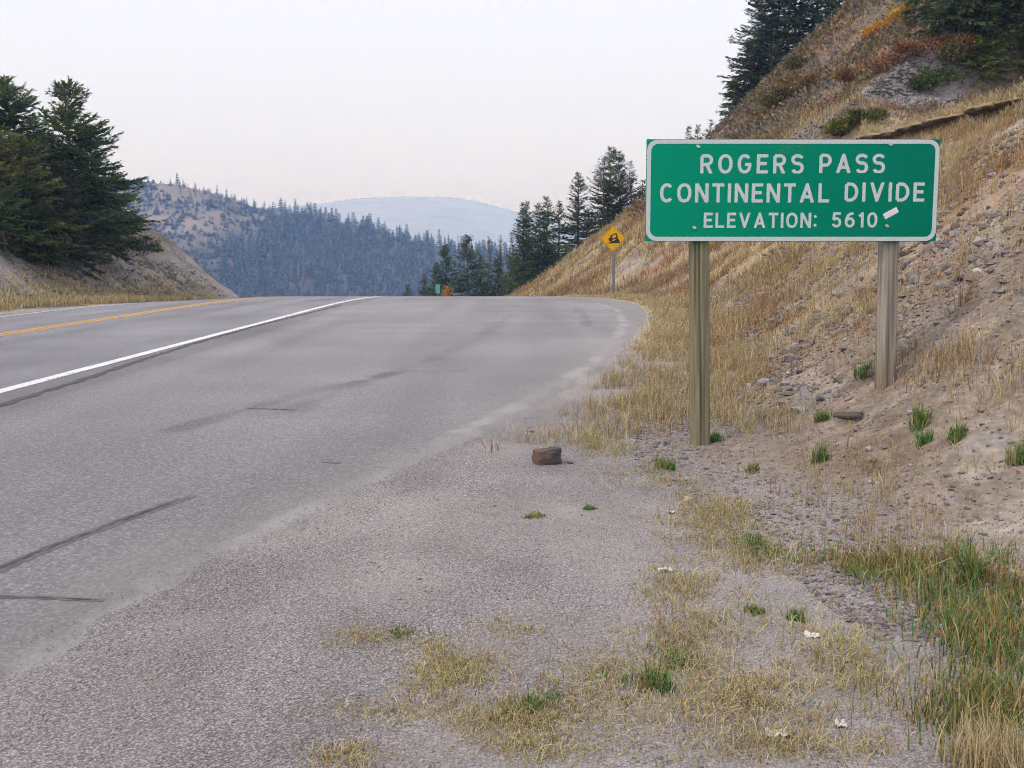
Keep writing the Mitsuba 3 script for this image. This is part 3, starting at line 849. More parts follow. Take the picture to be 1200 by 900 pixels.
def tufts(cen, per, spread, h, w, pal, wts, g, lean=0.35, zones=False):
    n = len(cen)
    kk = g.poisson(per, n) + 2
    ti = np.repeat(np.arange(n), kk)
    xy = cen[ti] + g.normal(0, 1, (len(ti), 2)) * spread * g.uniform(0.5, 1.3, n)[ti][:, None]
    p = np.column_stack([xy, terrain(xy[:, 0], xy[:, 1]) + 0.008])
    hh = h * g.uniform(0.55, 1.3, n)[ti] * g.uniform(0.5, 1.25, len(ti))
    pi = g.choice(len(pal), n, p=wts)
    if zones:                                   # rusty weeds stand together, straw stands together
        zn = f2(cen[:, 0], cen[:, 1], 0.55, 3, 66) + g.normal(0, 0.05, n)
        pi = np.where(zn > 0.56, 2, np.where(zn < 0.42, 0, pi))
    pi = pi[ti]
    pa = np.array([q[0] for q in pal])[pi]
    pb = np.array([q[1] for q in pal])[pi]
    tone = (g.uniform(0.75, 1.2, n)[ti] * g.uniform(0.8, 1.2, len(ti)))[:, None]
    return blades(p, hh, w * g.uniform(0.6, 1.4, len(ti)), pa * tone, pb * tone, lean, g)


g = np.random.default_rng(77)
dry = []
# the verge along the edge of the turnout
yy = 7.6 + (47 - 7.6) * g.random(3400) ** 1.25
xx = edge(yy) + 0.22 + (np.maximum(toe(yy) + 0.9 - edge(yy) - 0.22, 0.7)) * g.random(len(yy)) ** 0.8
ok = (f2(xx, yy, 0.9, 3, 60) > 0.46 - 0.10 * sstep(9, 16, yy)) & (yy > 8.4) & (g.random(len(yy)) < sstep(7.6, 10.5, yy))
c = np.column_stack([xx, yy])[ok]
nearv = c[:, 1] < 20
dry.append(tufts(c[nearv], 12, 0.08, 0.17, 0.006, STRAW, [0.52, 0.28, 0.12, 0.08], g, 0.5))
dry.append(tufts(c[~nearv], 10, 0.15, 0.2, 0.013, STRAW, [0.66, 0.22, 0.04, 0.08], g, 0.5))
yy = g.uniform(17, 50, 2600)
xx = edge(yy) + 0.15 + np.abs(g.normal(0, 0.7, len(yy)))
ok = (f2(xx, yy, 1.1, 3, 63) > 0.42) & (xx < toe(yy) + 1.5)
dry.append(tufts(np.column_stack([xx, yy])[ok], 11, 0.14, 0.09, 0.015, [((0.47, 0.40, 0.25), (0.60, 0.52, 0.34)), STRAW[0]], [0.7, 0.3], g, 0.8))
# the bank: thin near the sign, thick farther on
for y0, y1, num, per, spr, hh, ww in ((8.5, 16, 2000, 9, 0.08, 0.24, 0.006), (16, 28, 4200, 9, 0.14, 0.28, 0.011), (28, 48, 5200, 9, 0.22, 0.32, 0.02), (48, 80, 5200, 8, 0.32, 0.40, 0.035)):
    yy = g.uniform(y0, y1, num)
    dd = g.random(num) * 9.5 * (1 if y0 < 40 else 1.4)
    xx = toe(yy) + 0.25 + dd
    bare = sstep(3.2, 1.6, np.abs(xx - 4.2)) * sstep(14, 9, yy)
    upper = sstep(4.5, 6.5, dd) * sstep(30, 18, yy)
    cov = (0.16 + 0.84 * sstep(0.40, 0.58, f2(xx, yy * 0.7, 0.7, 3, 61))) * (1 - 0.8 * bare) * (1 - 0.8 * upper)
    ok = g.random(num) < cov
    dry.append(tufts(np.column_stack([xx, yy])[ok], per, spr, hh, ww, STRAW, [0.30, 0.36, 0.26, 0.08], g, 0.5, True))
# along the lip of the bank
yy = g.uniform(16, 46, 900)
xx = toe(yy) + lip_d(yy) - (f2(toe(yy) + lip_d(yy), yy, 0.35, 3, 5) - 0.5) * 0.7 + 0.15 + np.abs(g.normal(0, 0.45, len(yy)))
dry.append(tufts(np.column_stack([xx - 0.25, yy]), 10, 0.16, 0.26, 0.018, STRAW, [0.7, 0.2, 0.0, 0.1], g, 0.7))
fr = tufts(np.column_stack([xx - 0.42, yy])[::2], 6, 0.15, 0.24, 0.016, STRAW, [0.6, 0.3, 0.1, 0.0], g, 1.0)
fr[0][:, 2] += 0.28
dry.append(fr)
# the foot of the left slope
yy = g.uniform(34, 78, 2600)
xx = -18.0 - np.abs(g.normal(0, 1.6, len(yy)))
ok = f2(xx, yy, 0.35, 3, 62) > 0.44
dry.append(tufts(np.column_stack([xx, yy])[ok], 8, 0.3, 0.32, 0.03, STRAW, [0.55, 0.2, 0.05, 0.2], g))


def patch(u, v, ru, rv, num, more=1.25):
    """tuft centres in an ellipse of the ground round a place of the picture"""
    c0 = G(u, v)
    cu, cv0, cv1 = G(u + ru, v), G(u, v + rv), G(u, v - rv)
    a, b = abs(cu[0] - c0[0]), abs(cv1[1] - cv0[1]) / 2
    num = int(num * more)
    q = g.normal(0, 0.5, (num, 2))
    return c0[:2] + q * [a, b]


for u, v, ru, rv, num, per, hh in ((530, 790, 60, 26, 110, 16, 0.055), (600, 845, 70, 22, 110, 16, 0.06), (480, 835, 90, 14, 60, 12, 0.045), (435, 750, 42, 12, 60, 18, 0.03), (595, 742, 45, 14, 40, 12, 0.04), (505, 762, 22, 14, 26, 14, 0.05),
                                   (400, 890, 45, 12, 40, 14, 0.05), (720, 800, 90, 35, 90, 14, 0.06), (800, 760, 60, 50, 90, 14, 0.09), (870, 830, 110, 45, 150, 14, 0.08), (800, 700, 40, 40, 60, 12, 0.11), (720, 850, 110, 40, 90, 12, 0.05),
                                   (840, 610, 55, 30, 110, 15, 0.13), (760, 560, 70, 18, 70, 12, 0.08), (880, 660, 60, 20, 60, 12, 0.09), (700, 520, 40, 14, 60, 14, 0.13), (1000, 790, 50, 45, 60, 12, 0.14), (930, 880, 120, 20, 90, 12, 0.07), (620, 880, 60, 14, 50, 14, 0.06),
                                   (700, 770, 130, 60, 60, 8, 0.05), (900, 740, 80, 40, 50, 8, 0.10), (820, 640, 60, 30, 50, 10, 0.09)):
    dry.append(tufts(patch(u, v, ru, rv, num), per * 0.85, 0.05, hh * 0.62, 0.0036, STRAW, [0.56, 0.12, 0.05, 0.27], g, 1.0))
# the pale tussock in the corner and thin stalks on the apron
dry.append(tufts(patch(1185, 915, 40, 25, 26), 40, 0.05, 0.15, 0.0045, STRAW, [0.9, 0.1, 0, 0], g, 0.35))
dry.append(tufts(patch(1060, 640, 120, 80, 60), 5, 0.04, 0.20, 0.0035, STRAW, [0.5, 0.3, 0.2, 0], g, 0.3))
dry.append(tufts(patch(1000, 560, 170, 70, 130), 5, 0.05, 0.11, 0.004, STRAW, [0.4, 0.3, 0.2, 0.1], g, 0.5))
dry.append(tufts(patch(1120, 430, 90, 90, 130), 7, 0.10, 0.17, 0.005, STRAW, [0.3, 0.3, 0.35, 0.05], g, 0.45))
dry = join(dry)
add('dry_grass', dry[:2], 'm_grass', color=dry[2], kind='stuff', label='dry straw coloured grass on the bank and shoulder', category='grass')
grn = []
for u, v, ru, rv, num, per, hh in ((1060, 672, 75, 24, 130, 12, 0.15), (1110, 700, 90, 45, 130, 11, 0.14), (1160, 760, 70, 60, 200, 11, 0.17), (1130, 850, 60, 50, 90, 12, 0.15), (1190, 700, 40, 60, 90, 11, 0.16), (1010, 670, 30, 20, 40, 11, 0.13),
                                   (1180, 840, 40, 50, 80, 12, 0.18)):
    grn.append(tufts(patch(u, v, ru, rv, num), per * 0.38, 0.07, hh * 0.66, 0.0058, GREEN, [0.30, 0.20, 0.22, 0.14, 0.14], g, 0.45))
for u, v, ru, rv, num, hh in ((610, 838, 26, 8, 18, 0.05), (900, 655, 40, 14, 24, 0.07), (880, 640, 20, 8, 16, 0.07), (470, 745, 20, 6, 14, 0.03), (790, 775, 30, 20, 16, 0.06), (640, 830, 25, 12, 14, 0.05)):
    grn.append(tufts(patch(u, v, ru, rv, num), 9, 0.035, hh * 0.8, 0.005, GREEN[:3], [0.4, 0.4, 0.2], g, 0.5))
grn = join(grn)
add('green_grass', grn[:2], 'm_grass', color=grn[2], kind='stuff', label='green and rust tinged grass at the foot of the bank', category='grass')
WEEDS = [(768, 812, 'green grassy weed on gravel beside the small grey stone', 0.075, 0.085), (627, 609, 'small flat green weed alone on the gravel', 0.03, 0.06), (692, 600, 'tiny weed on gravel right of the flat one', 0.03, 0.04),
         (962, 543, 'green and rust weed in the middle of the dirt apron', 0.13, 0.08), (962, 496, 'small green weed left of the wooden stick', 0.08, 0.06), (1016, 438, 'green weed at left foot of the right post', 0.12, 0.09),
         (1078, 500, 'green weed on the dirt right of the wooden stick', 0.13, 0.07), (1082, 518, 'lower green weed on the dirt right of the stick', 0.10, 0.07), (783, 552, 'dark green weed in front of the left post', 0.12, 0.09),
         (882, 553, 'low green weed right of the left post', 0.07, 0.07), (1195, 540, 'green weed at the right picture edge on the bank', 0.18, 0.08), (932, 728, 'small green weed on the shoulder below the grass', 0.06, 0.06),
         (888, 722, 'little green weed left of the small shoulder weed', 0.04, 0.05), (838, 520, 'grassy weed at the foot of the left post', 0.10, 0.06), (1120, 520, 'thin green weed high on the dirt apron', 0.10, 0.06), (1143, 690, 'leafy blue green weed among the grass', 0.2, 0.07)]
for j, (u, v, lab, hh, sp) in enumerate(WEEDS):
    gg = np.random.default_rng(800 + j)
    c = G(u, v)[None, :2] + gg.normal(0, sp * 0.36, (9, 2))
    b = tufts(c, 11, sp * 0.28, hh, 0.008, GREEN[:3], [0.6, 0.25, 0.15], gg, 0.6)
    add('weed', b[:2], 'm_grass', color=b[2], label=lab, category='weed')


# the turf that hangs over the scarp
yl = np.linspace(15, 46, 260)
xl_ = toe(yl) + lip_d(yl)
xl_ = xl_ - (f2(xl_, yl, 0.35, 3, 5) - 0.5) * 0.7
zl_ = terrain(xl_ + 0.5, yl, False) + 0.02
ang_ = np.linspace(0, 2 * np.pi, 17)[:-1]
YY, AA = np.meshgrid(yl, ang_, indexing='ij')
nz_ = 0.55 + 1.5 * (meshkit.fbm(np.stack([YY * 2.6, np.cos(AA) * 1.3, np.sin(AA) * 1.3], -1), 4, 8) - 0.25)
hang = (0.15 + 0.9 * sstep(0.38, 0.6, f2(YY, YY * 0, 0.5, 3, 9)) * sstep(24, 32, YY)) * sstep(15, 18, YY) * sstep(46, 43, YY)
lv = np.stack([xl_[:, None] + 0.12 + np.cos(AA) * 0.34 * nz_ * hang - 0.10 * hang, YY, zl_[:, None] - 0.07 + np.sin(AA) * 0.13 * nz_ * hang], -1).reshape(-1, 3)
na = len(ang_)
i_, j_ = np.meshgrid(np.arange(len(yl) - 1), np.arange(na), indexing='ij')
q_ = np.stack([i_ * na + j_, i_ * na + (j_ + 1) % na, (i_ + 1) * na + (j_ + 1) % na, (i_ + 1) * na + j_], -1).reshape(-1, 4)
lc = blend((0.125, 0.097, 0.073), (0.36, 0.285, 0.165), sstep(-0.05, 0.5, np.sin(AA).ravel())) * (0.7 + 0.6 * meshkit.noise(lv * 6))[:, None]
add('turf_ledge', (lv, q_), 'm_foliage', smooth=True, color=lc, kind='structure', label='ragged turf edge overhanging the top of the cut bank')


# low brush over the hill behind the bank
def brush(xy, size, cols, g, per=9):
    n = len(xy)
    bi = np.repeat(np.arange(n), per)
    p = np.column_stack([xy, terrain(xy[:, 0], xy[:, 1])])[bi]
    o = norm(g.normal(0, 1, (len(bi), 3)) + [0, 0, 0.8])
    o[:, 2] = np.abs(o[:, 2])
    sz = size[bi]
    p = p + o * (sz * g.random(len(bi)) ** 0.5)[:, None] * [1, 1, 0.75]
    dd = norm(o + g.normal(0, 0.6, o.shape))
    ln = sz * g.uniform(0.4, 0.9, len(bi))
    wd = norm(np.cross(dd, g.normal(0, 1, o.shape))) * (ln * g.uniform(0.15, 0.5, len(bi)))[:, None]
    cc = np.asarray(cols)[bi] * g.uniform(0.7, 1.3, (len(bi), 1))
    return quads(p, dd * ln[:, None], wd, cc, cc * 1.2)


g = np.random.default_rng(55)
n = 30000
yb = g.uniform(46, 84, n)
xb = 8 + 20 * g.random(n)
kp = terrain(xb, yb, False) > np.interp(yb, [46, 50, 60, 84], [7.0, 6.2, 4.5, 3.0])


def scree_dist(x, y):
    best = np.full(len(x), 1e9)
    for (x0, y0), (x1, y1) in zip(SCREE[:-1], SCREE[1:]):
        t = np.clip(((x - x0) * (x1 - x0) + (y - y0) * (y1 - y0)) / ((x1 - x0) ** 2 + (y1 - y0) ** 2), 0, 1)
        best = np.minimum(best, np.hypot(x - x0 - t * (x1 - x0), y - y0 - t * (y1 - y0)))
    return best


kp &= g.random(n) < np.where(scree_dist(xb, yb) < 2.0, 0.05, 0.45 + 0.55 * (f2(xb, yb, 0.35, 3, 72) > 0.45))
xb, yb = xb[kp], yb[kp]
BR_ = np.array([(0.21, 0.165, 0.125), (0.25, 0.14, 0.08), (0.13, 0.125, 0.05), (0.28, 0.225, 0.14), (0.17, 0.15, 0.14)])
sel = np.clip((meshkit.fbm(np.column_stack([xb * 0.35, yb * 0.35, yb * 0]), 3, 73) - 0.3) * 12 + g.normal(0, 0.9, len(xb)), 0, 4.99).astype(int)
bb = brush(np.column_stack([xb, yb]), (0.12 + 0.36 * g.random(len(xb)) ** 2.5) * np.interp(yb, [46, 75], [0.75, 1.15]), BR_[sel], g, 8)
add('brush', bb[:2], 'm_foliage', color=bb[2], kind='stuff', label='low brown and rust brush covering the hill behind the bank', category='brush')


# ------------------------------------------------------------------ stones
ICO = trimesh.creation.icosahedron()
OCT = (np.array([[1, 0, 0], [-1, 0, 0], [0, 1, 0], [0, -1, 0], [0, 0, 1], [0, 0, -1.0]]), np.array([[0, 2, 4], [2, 1, 4], [1, 3, 4], [3, 0, 4], [2, 0, 5], [1, 2, 5], [3, 1, 5], [0, 3, 5]]))
SC = 1.08 * np.array([(0.26, 0.25, 0.25), (0.18, 0.175, 0.18), (0.31, 0.30, 0.295), (0.215, 0.165, 0.155), (0.19, 0.165, 0.172), (0.26, 0.225, 0.18), (0.105, 0.102, 0.11), (0.42, 0.41, 0.40)])


def stones(xy, size, g, base=OCT, flat=0.6, wts=None, lift=0.15):
    bv, bf = np.asarray(base[0]), np.asarray(base[1])
    n, m = len(xy), len(bv)
    v = bv[None] * g.uniform(0.6, 1.25, (n, m, 1)) * (g.uniform(0.65, 1.35, (n, 1, 3)) * [1, 0.85, flat])
    a = g.random(n) * 6.283
    t = g.normal(0, 0.3, n)
    ca, sa, ct, st = np.cos(a)[:, None], np.sin(a)[:, None], np.cos(t)[:, None], np.sin(t)[:, None]
    x, y, z = v[..., 0], v[..., 1], v[..., 2]
    y, z = y * ct - z * st, y * st + z * ct
    v = np.stack([x * ca - y * sa, x * sa + y * ca, z], -1) * size[:, None, None]
    v += np.column_stack([xy, terrain(xy[:, 0], xy[:, 1]) + 0.012 * (xy[:, 0] < toe(xy[:, 1]) + 1) + size * lift])[:, None]
    f = (bf[None] + (np.arange(n) * m)[:, None, None]).reshape(-1, 3)
    cc = SC[g.choice(len(SC), n, p=wts)] * g.uniform(0.75, 1.2, (n, 1))
    return v.reshape(-1, 3), f, np.repeat(cc, m, 0)


g = np.random.default_rng(99)
W1 = [0.28, 0.2, 0.1, 0.16, 0.16, 0.06, 0.03, 0.01]
n = 78000
yy = 2.9 + 7.5 * g.random(n) ** 1.5
xx = edge(yy) - 0.15 + (toe(yy) + 1.2 - edge(yy)) * g.random(n) ** 0.92
kp = g.random(n) < 0.72 + 0.28 * sstep(0.62, 0.42, f2(xx, yy, 1.1, 3, 68))
xx, yy = xx[kp], yy[kp]
n = len(xx)
gs = stones(np.column_stack([xx, yy]), 0.0024 + 0.0036 * g.random(n) ** 2.5 + 0.007 * g.random(n) * (g.random(n) > 0.988), g, wts=W1)
yy = 2.6 + 7 * g.random(2400)
xx = edge(yy) - 0.42 * np.abs(g.normal(0, 0.8, len(yy)))
gs = join([gs, stones(np.column_stack([xx, yy]), 0.0022 + 0.0035 * g.random(len(yy)) ** 2.5, g, wts=[0.3, 0.1, 0.25, 0.15, 0.1, 0.1, 0.0, 0.0], lift=0.7)])
add('gravel', gs[:2], 'm_stone', color=gs[2], kind='stuff', label='loose grey and pinkish gravel of the shoulder', category='gravel')
n = 70000
yy = 4.2 + 10 * g.random(n) ** 1.4
xx = toe(yy) - 0.5 + 5.5 * g.random(n) ** 1.3
keep = g.random(n) < 0.38 + 0.62 * sstep(0.42, 0.6, f2(xx, yy, 0.8, 3, 70))
sz = 0.005 + 0.018 * g.random(n) ** 5
ss = []
for big_ in (False, True):
    kk_ = keep & ((sz > 0.013) == big_)
    ss.append(stones(np.column_stack([xx, yy])[kk_], sz[kk_], g, (ICO.vertices, ICO.faces) if big_ else OCT, 0.55, [0.14, 0.10, 0.07, 0.22, 0.18, 0.26, 0.02, 0.01]))
n = 15000
yy = g.uniform(9, 34, n)
xx = toe(yy) + 0.6 + 8.5 * g.random(n)
keep = g.random(n) < sstep(0.48, 0.62, f2(xx, yy, 0.55, 3, 71)) * 0.8 + 0.13
sz = 0.02 + 0.07 * g.random(n) ** 3.5 + 0.0012 * yy
for big_ in (False, True):
    kk_ = keep & ((sz > 0.055) == big_)
    ss.append(stones(np.column_stack([xx, yy])[kk_], sz[kk_], g, (ICO.vertices, ICO.faces) if big_ else OCT, 0.6, [0.14, 0.12, 0.09, 0.18, 0.17, 0.26, 0.03, 0.01]))
n = 6000   # scree on the hill behind
ti_ = g.random(n) * (len(SCREE) - 1)
sc_ = np.array(SCREE)
xx = np.interp(ti_, np.arange(len(SCREE)), sc_[:, 0]) + g.normal(0, 0.9, n)
yy = np.interp(ti_, np.arange(len(SCREE)), sc_[:, 1]) + g.normal(0, 0.9, n)
ss.append(stones(np.column_stack([xx, yy]), 0.05 + 0.13 * g.random(n) ** 3, g, OCT, 0.6, [0.3, 0.3, 0.05, 0.02, 0.25, 0.0, 0.08, 0.0]))
yb = g.uniform(40, 82, 4200)
xb = -18.9 - 8 * g.random(len(yb)) ** 1.3
kp = (terrain(xb, yb, False) > -3) & (f2(xb, yb, 0.5, 3, 74) > 0.5)
bb2 = brush(np.column_stack([xb, yb])[kp], 0.08 + 0.24 * g.random(kp.sum()) ** 2.5, np.array([(0.21, 0.18, 0.11), (0.15, 0.135, 0.07), (0.27, 0.215, 0.12)])[g.integers(0, 3, kp.sum())], g)
add('brush', bb2[:2], 'm_foliage', color=bb2[2], kind='stuff', label='low olive and tan brush on the left slope', category='brush')
n = 2600   # left slope
yy = g.uniform(36, 76, n)
xx = -18.8 - 4.5 * g.random(n)
ss.append(stones(np.column_stack([xx, yy]), 0.05 + 0.12 * g.random(n) ** 3, g, OCT, 0.6, W1))
ss = join(ss)
add('stone_rubble', ss[:2], 'm_stone', color=ss[2], kind='stuff', label='small stones strewn over the dirt slopes and scree', category='stones')


def rock(seed, sx, sy, sz, col):
    gg = np.random.default_rng(seed)
    pts = gg.normal(0, 1, (16, 3))
    pts = norm(pts) * gg.uniform(0.8, 1.0, (16, 1))
    m = trimesh.convex.convex_hull(pts)
    m = m.subdivide()
    v = np.array(m.vertices)
    v += norm(v) * (meshkit.noise(v * 2.5 + seed)[:, None] - 0.5) * 0.22
    v = v * [sx, sy, sz]
    a = gg.random() * 6.28
    v = v @ np.array([[math.cos(a), -math.sin(a), 0], [math.sin(a), math.cos(a), 0], [0, 0, 1]]).T
    cc = np.tile(np.array(col), (len(v), 1)) * (0.8 + 0.4 * meshkit.noise(v * 30 + seed))[:, None]
    return v, np.array(m.faces), cc


def put_rock(u, v, wpx, hpx, col, label, seed, group=None):
    q = G(u, v)
    s = q[1] / F * 0.5
    r = rock(seed, wpx * s, wpx * s * 0.8, hpx * s, col)
    r = moved(r, q + [0, 0, hpx * s * 0.45])
    add('rock', r[:2], 'm_stone', color=r[2], label=label, category='rock', group=group)


GREY, PALE_R, TAN, DARK, PINK = (0.20, 0.195, 0.205), (0.42, 0.41, 0.39), (0.28, 0.235, 0.18), (0.085, 0.085, 0.095), (0.23, 0.185, 0.175)
for j, (u, v, w, h, col, lab) in enumerate([
        (1141, 147, 12, 9, PALE_R, 'whitish rock high on the bank right of the sign top'), (1133, 143, 9, 9, GREY, 'grey rock touching the whitish one high on the bank'), (1123, 176, 17, 9, GREY, 'flat grey rock on the bank beside the upper sign corner'),
        (1126, 210, 9, 6, PALE_R, 'pale small rock on the bank right of the sign'), (1131, 204, 10, 6, GREY, 'grey small rock beside the pale one right of the sign'), (1127, 236, 9, 6, GREY, 'grey rock right of the word on the sign\'s second line'),
        (1122, 257, 13, 10, TAN, 'light tan boulder just right of the lower sign edge'), (1184, 262, 15, 10, DARK, 'dark rock at the right on the bank below sign height'), (1095, 318, 14, 10, GREY, 'grey slab of rock right of the right post'),
        (1186, 188, 8, 6, PALE_R, 'bright rock near the right edge on the upper bank'), (1112, 285, 10, 7, TAN, 'tan rock at the lower right corner of sign'), (1160, 330, 14, 9, PINK, 'pinkish rock on the bare bank at the right'),
        (901, 421, 12, 8, PALE_R, 'whitish rock on the bank between the posts'), (925, 424, 18, 11, GREY, 'grey rock between the posts on the bank'), (937, 440, 12, 8, DARK, 'dark rock below the grey one between the posts'),
        (960, 470, 16, 9, GREY, 'bluish grey flat stone in front of the right post'), (1067, 483, 12, 8, (0.33, 0.34, 0.39), 'bluish rock on the dirt right of the stick'), (1005, 525, 16, 9, PINK, 'pinkish stone left in the little stone pile'),
        (1019, 528, 14, 9, PALE_R, 'cream stone in the middle of little stone pile'), (1036, 521, 16, 7, GREY, 'flat grey stone at right of the little stone pile'), (1023, 541, 15, 9, DARK, 'dark stone in front of the little stone pile'),
        (1034, 549, 19, 12, (0.24, 0.225, 0.205), 'biggest brown grey stone of the little pile'), (1029, 569, 11, 7, PALE_R, 'white stone below the little stone pile'), (981, 600, 12, 8, GREY, 'grey stone on the apron lower left of the pile'),
        (921, 523, 12, 6, PINK, 'reddish stone on the gravel between the posts'), (902, 512, 14, 7, GREY, 'grey stone left of the reddish stone'), (952, 608, 16, 9, TAN, 'tan stone above the green shoulder grass'), (980, 614, 15, 7, DARK, 'dark red flat stone above the green grass'),
        (1172, 601, 10, 6, PALE_R, 'white stone on the right dirt slope'), (800, 541, 18, 10, GREY, 'grey stone just left of the left post foot'), (781, 488, 14, 9, DARK, 'dark stone in grass left of the left post'), (790, 482, 12, 10, GREY, 'grey stone beside the dark one left of post'),
        (780, 523, 12, 8, DARK, 'small brown dark stone left below the post'), (768, 526, 9, 5, DARK, 'tiny dark stone left of the brown one'), (670, 543, 15, 7, DARK, 'dark flat stone right of the brown block'), (806, 590, 20, 15, (0.42, 0.36, 0.29), 'pale tan stone with dark shadow on the shoulder'),
        (769, 607, 17, 6, (0.30, 0.19, 0.12), 'brown flat stone left of the pale tan stone'), (623, 508, 12, 6, PINK, 'pink stone on the gravel above the brown block'), (765, 832, 22, 8, GREY, 'flat grey stone below the grassy weed'), (573, 812, 10, 6, GREY, 'small grey stone among short grass'),
        (920, 667, 16, 6, GREY, 'grey flat stone in front of green tuft'), (906, 672, 14, 5, (0.42, 0.40, 0.24), 'yellowish stone left of flat grey stone'), (1140, 690, 10, 7, GREY, 'small grey stone among the green grass'), (918, 628, 14, 10, GREY, 'upright grey stone at top of the shoulder grass'),
        (432, 708, 8, 5, DARK, 'small dark stone alone on the gravel'), (1110, 560, 14, 8, PINK, 'pinkish stone on the dirt slope'), (1150, 480, 16, 10, TAN, 'tan rock half sunk in the dirt slope'), (1090, 440, 14, 8, TAN, 'tan rock right of the right post foot'),
        (1160, 560, 12, 7, GREY, 'grey stone on the right dirt slope'), (1185, 640, 14, 8, PINK, 'pinkish stone at right edge above the grass'), (985, 447, 12, 7, TAN, 'tan stone left of the right post foot'), (868, 470, 12, 8, GREY, 'grey stone just right of the left post')]):
    put_rock(u, v, w, h, col, lab, 500 + j)

# the block, the stick and the litter
G_BLOCK = G(641, 545)
bl = trimesh.creation.box([0.20, 0.12, 0.125]).subdivide().subdivide().subdivide()
bv = np.array(bl.vertices)
rr = np.array([0.10, 0.06, 0.0625])
inner = np.clip(bv, -(rr - 0.009), rr - 0.009)
bv = inner + norm(bv - inner) * 0.009 * (np.linalg.norm(bv - inner, axis=1, keepdims=True) > 0)
bv += (meshkit.fbm(bv * 16, 3)[:, None] - 0.5) * 0.03 * norm(bv)
bv[:, 2] += bv[:, 0] * 0.09
bm = moved((bv, np.array(bl.faces), None), G_BLOCK + [0, 0.02, 0.066], 0.42)
bc = blend((0.10, 0.097, 0.095), (0.16, 0.12, 0.095), np.clip(0.5 - bv[:, 0] * 9 + (meshkit.fbm(bv * 14, 3, 5) - 0.5) * 1.6, 0, 1)) * (0.8 + 0.4 * meshkit.noise(bv * 40))[:, None]
add('stone_block', bm[:2], 'm_wood', color=bc, label='brown and grey block lying at the edge of the gravel', category='block')
a, b = G(978, 493), G(1010, 486)
st = tube([a + [0, 0, 0.03], (a + b) / 2 + [0, 0, 0.034], b + [0, 0, 0.045]], [0.026, 0.03, 0.024], 8)
cap = [np.mean(st[0][:8], 0), np.mean(st[0][-8:], 0)]
sv = np.vstack([st[0], cap])
sf = np.vstack([st[1]] + [[len(st[0]), (j + 1) % 8, j] for j in range(8)] + [[len(st[0]) + 1, 16 + j, 16 + (j + 1) % 8] for j in range(8)])
add('wooden_stick', (sv, sf), 'm_wood', color=np.tile([0.13, 0.115, 0.10], (len(sv), 1)) * RNG.uniform(0.7, 1.3, (len(sv), 1)), label='short weathered piece of wood on dirt before the right post', category='stick')
plain('m_paper', (0.62, 0.61, 0.59), 0.8)


def paper(seed, w, d):
    gg = np.random.default_rng(seed)
    X, Y = np.linspace(-1, 1, 9), np.linspace(-1, 1, 7)
    v, f = grid_mesh(X, Y, lambda x, y: x * 0)
    ang = np.arctan2(v[:, 1], v[:, 0])
    v[:, :2] *= (0.72 + 0.28 * meshkit.noise(np.column_stack([np.cos(ang) * 2, np.sin(ang) * 2, ang * 0 + seed])))[:, None]
    v[:, 2] = 0.012 + 0.05 * np.abs(meshkit.fbm(np.column_stack([v[:, :2] * 1.6, np.full(len(v), seed)]), 3) - 0.45)
    v[:, 0] *= w / 2
    v[:, 1] *= d / 2
    b = v.copy()
    b[:, 2] -= 0.002
    return np.vstack([v, b]), np.vstack([f, f[:, ::-1] + len(v)])


for j, (u, v, w, lab) in enumerate([(715, 481, 0.13, 'white paper scrap in the grass left of the left post'), (787, 603, 0.08, 'white paper scrap beside the brown flat stone'), (779, 673, 0.10, 'crumpled white wrapper on the shoulder above the thin grass'),
                                    (952, 752, 0.09, 'small white paper scrap on the shoulder left of green grass'), (911, 870, 0.11, 'white torn paper near the bottom of the picture'), (790, 416, 0.14, 'white scrap in the grass behind the left post'), (985, 858, 0.05, 'tiny white scrap right of torn paper')]):
    q = G(u, v)
    m = paper(j + 3, w * 0.78, w * 0.62)
    add('paper_scrap', (m[0] + q + [0, 0, 0.004], m[1]), 'm_paper', label=lab, category='litter')

# ------------------------------------------------------------------ the pass sign
SY = 8.75                                     # distance of the board's face
TL, BR = at(757, 163, SY), at(1099.5, 283, SY)
SX0, SZ0 = at(757, 223, SY)[0], BR[2]
SW, SH = at(1099.5, 223, SY)[0] - SX0, TL[2] - BR[2]


def to_face(pts, lift):
    """board coordinates (metres from its lower left corner, lift towards the viewer) to the world"""
    pts = np.asarray(pts, float)
    return np.column_stack([SX0 + pts[:, 0], SY - lift - (pts[:, 2] if pts.shape[1] > 2 else 0), SZ0 + pts[:, 1]])


def green_tex(p, n, uv):
    x = (p.x - SX0) / SW
    c = mix((0.001, 0.315, 0.185), (0.0005, 0.205, 0.132), smoothstep(-0.1, 1.1, x))      # faded more at its left end
    c = c * (0.94 + 0.1 * fbm(p.x * 2.5, p.z * 2.5, 1.0, 3))
    sx, sz = (p.x - SX0) / SW - 0.49, (p.z - SZ0) / SH - 0.93
    scr = smoothstep(0.74, 0.82, noise(p.x * 90 + p.z * 60, p.z * 110 - p.x * 30)) * smoothstep(0.09, 0.02, dr.sqrt(dr.square(sx) + dr.square(sz * 0.7)))
    return mix(c, (0.16, 0.19, 0.15), scr * 0.7)


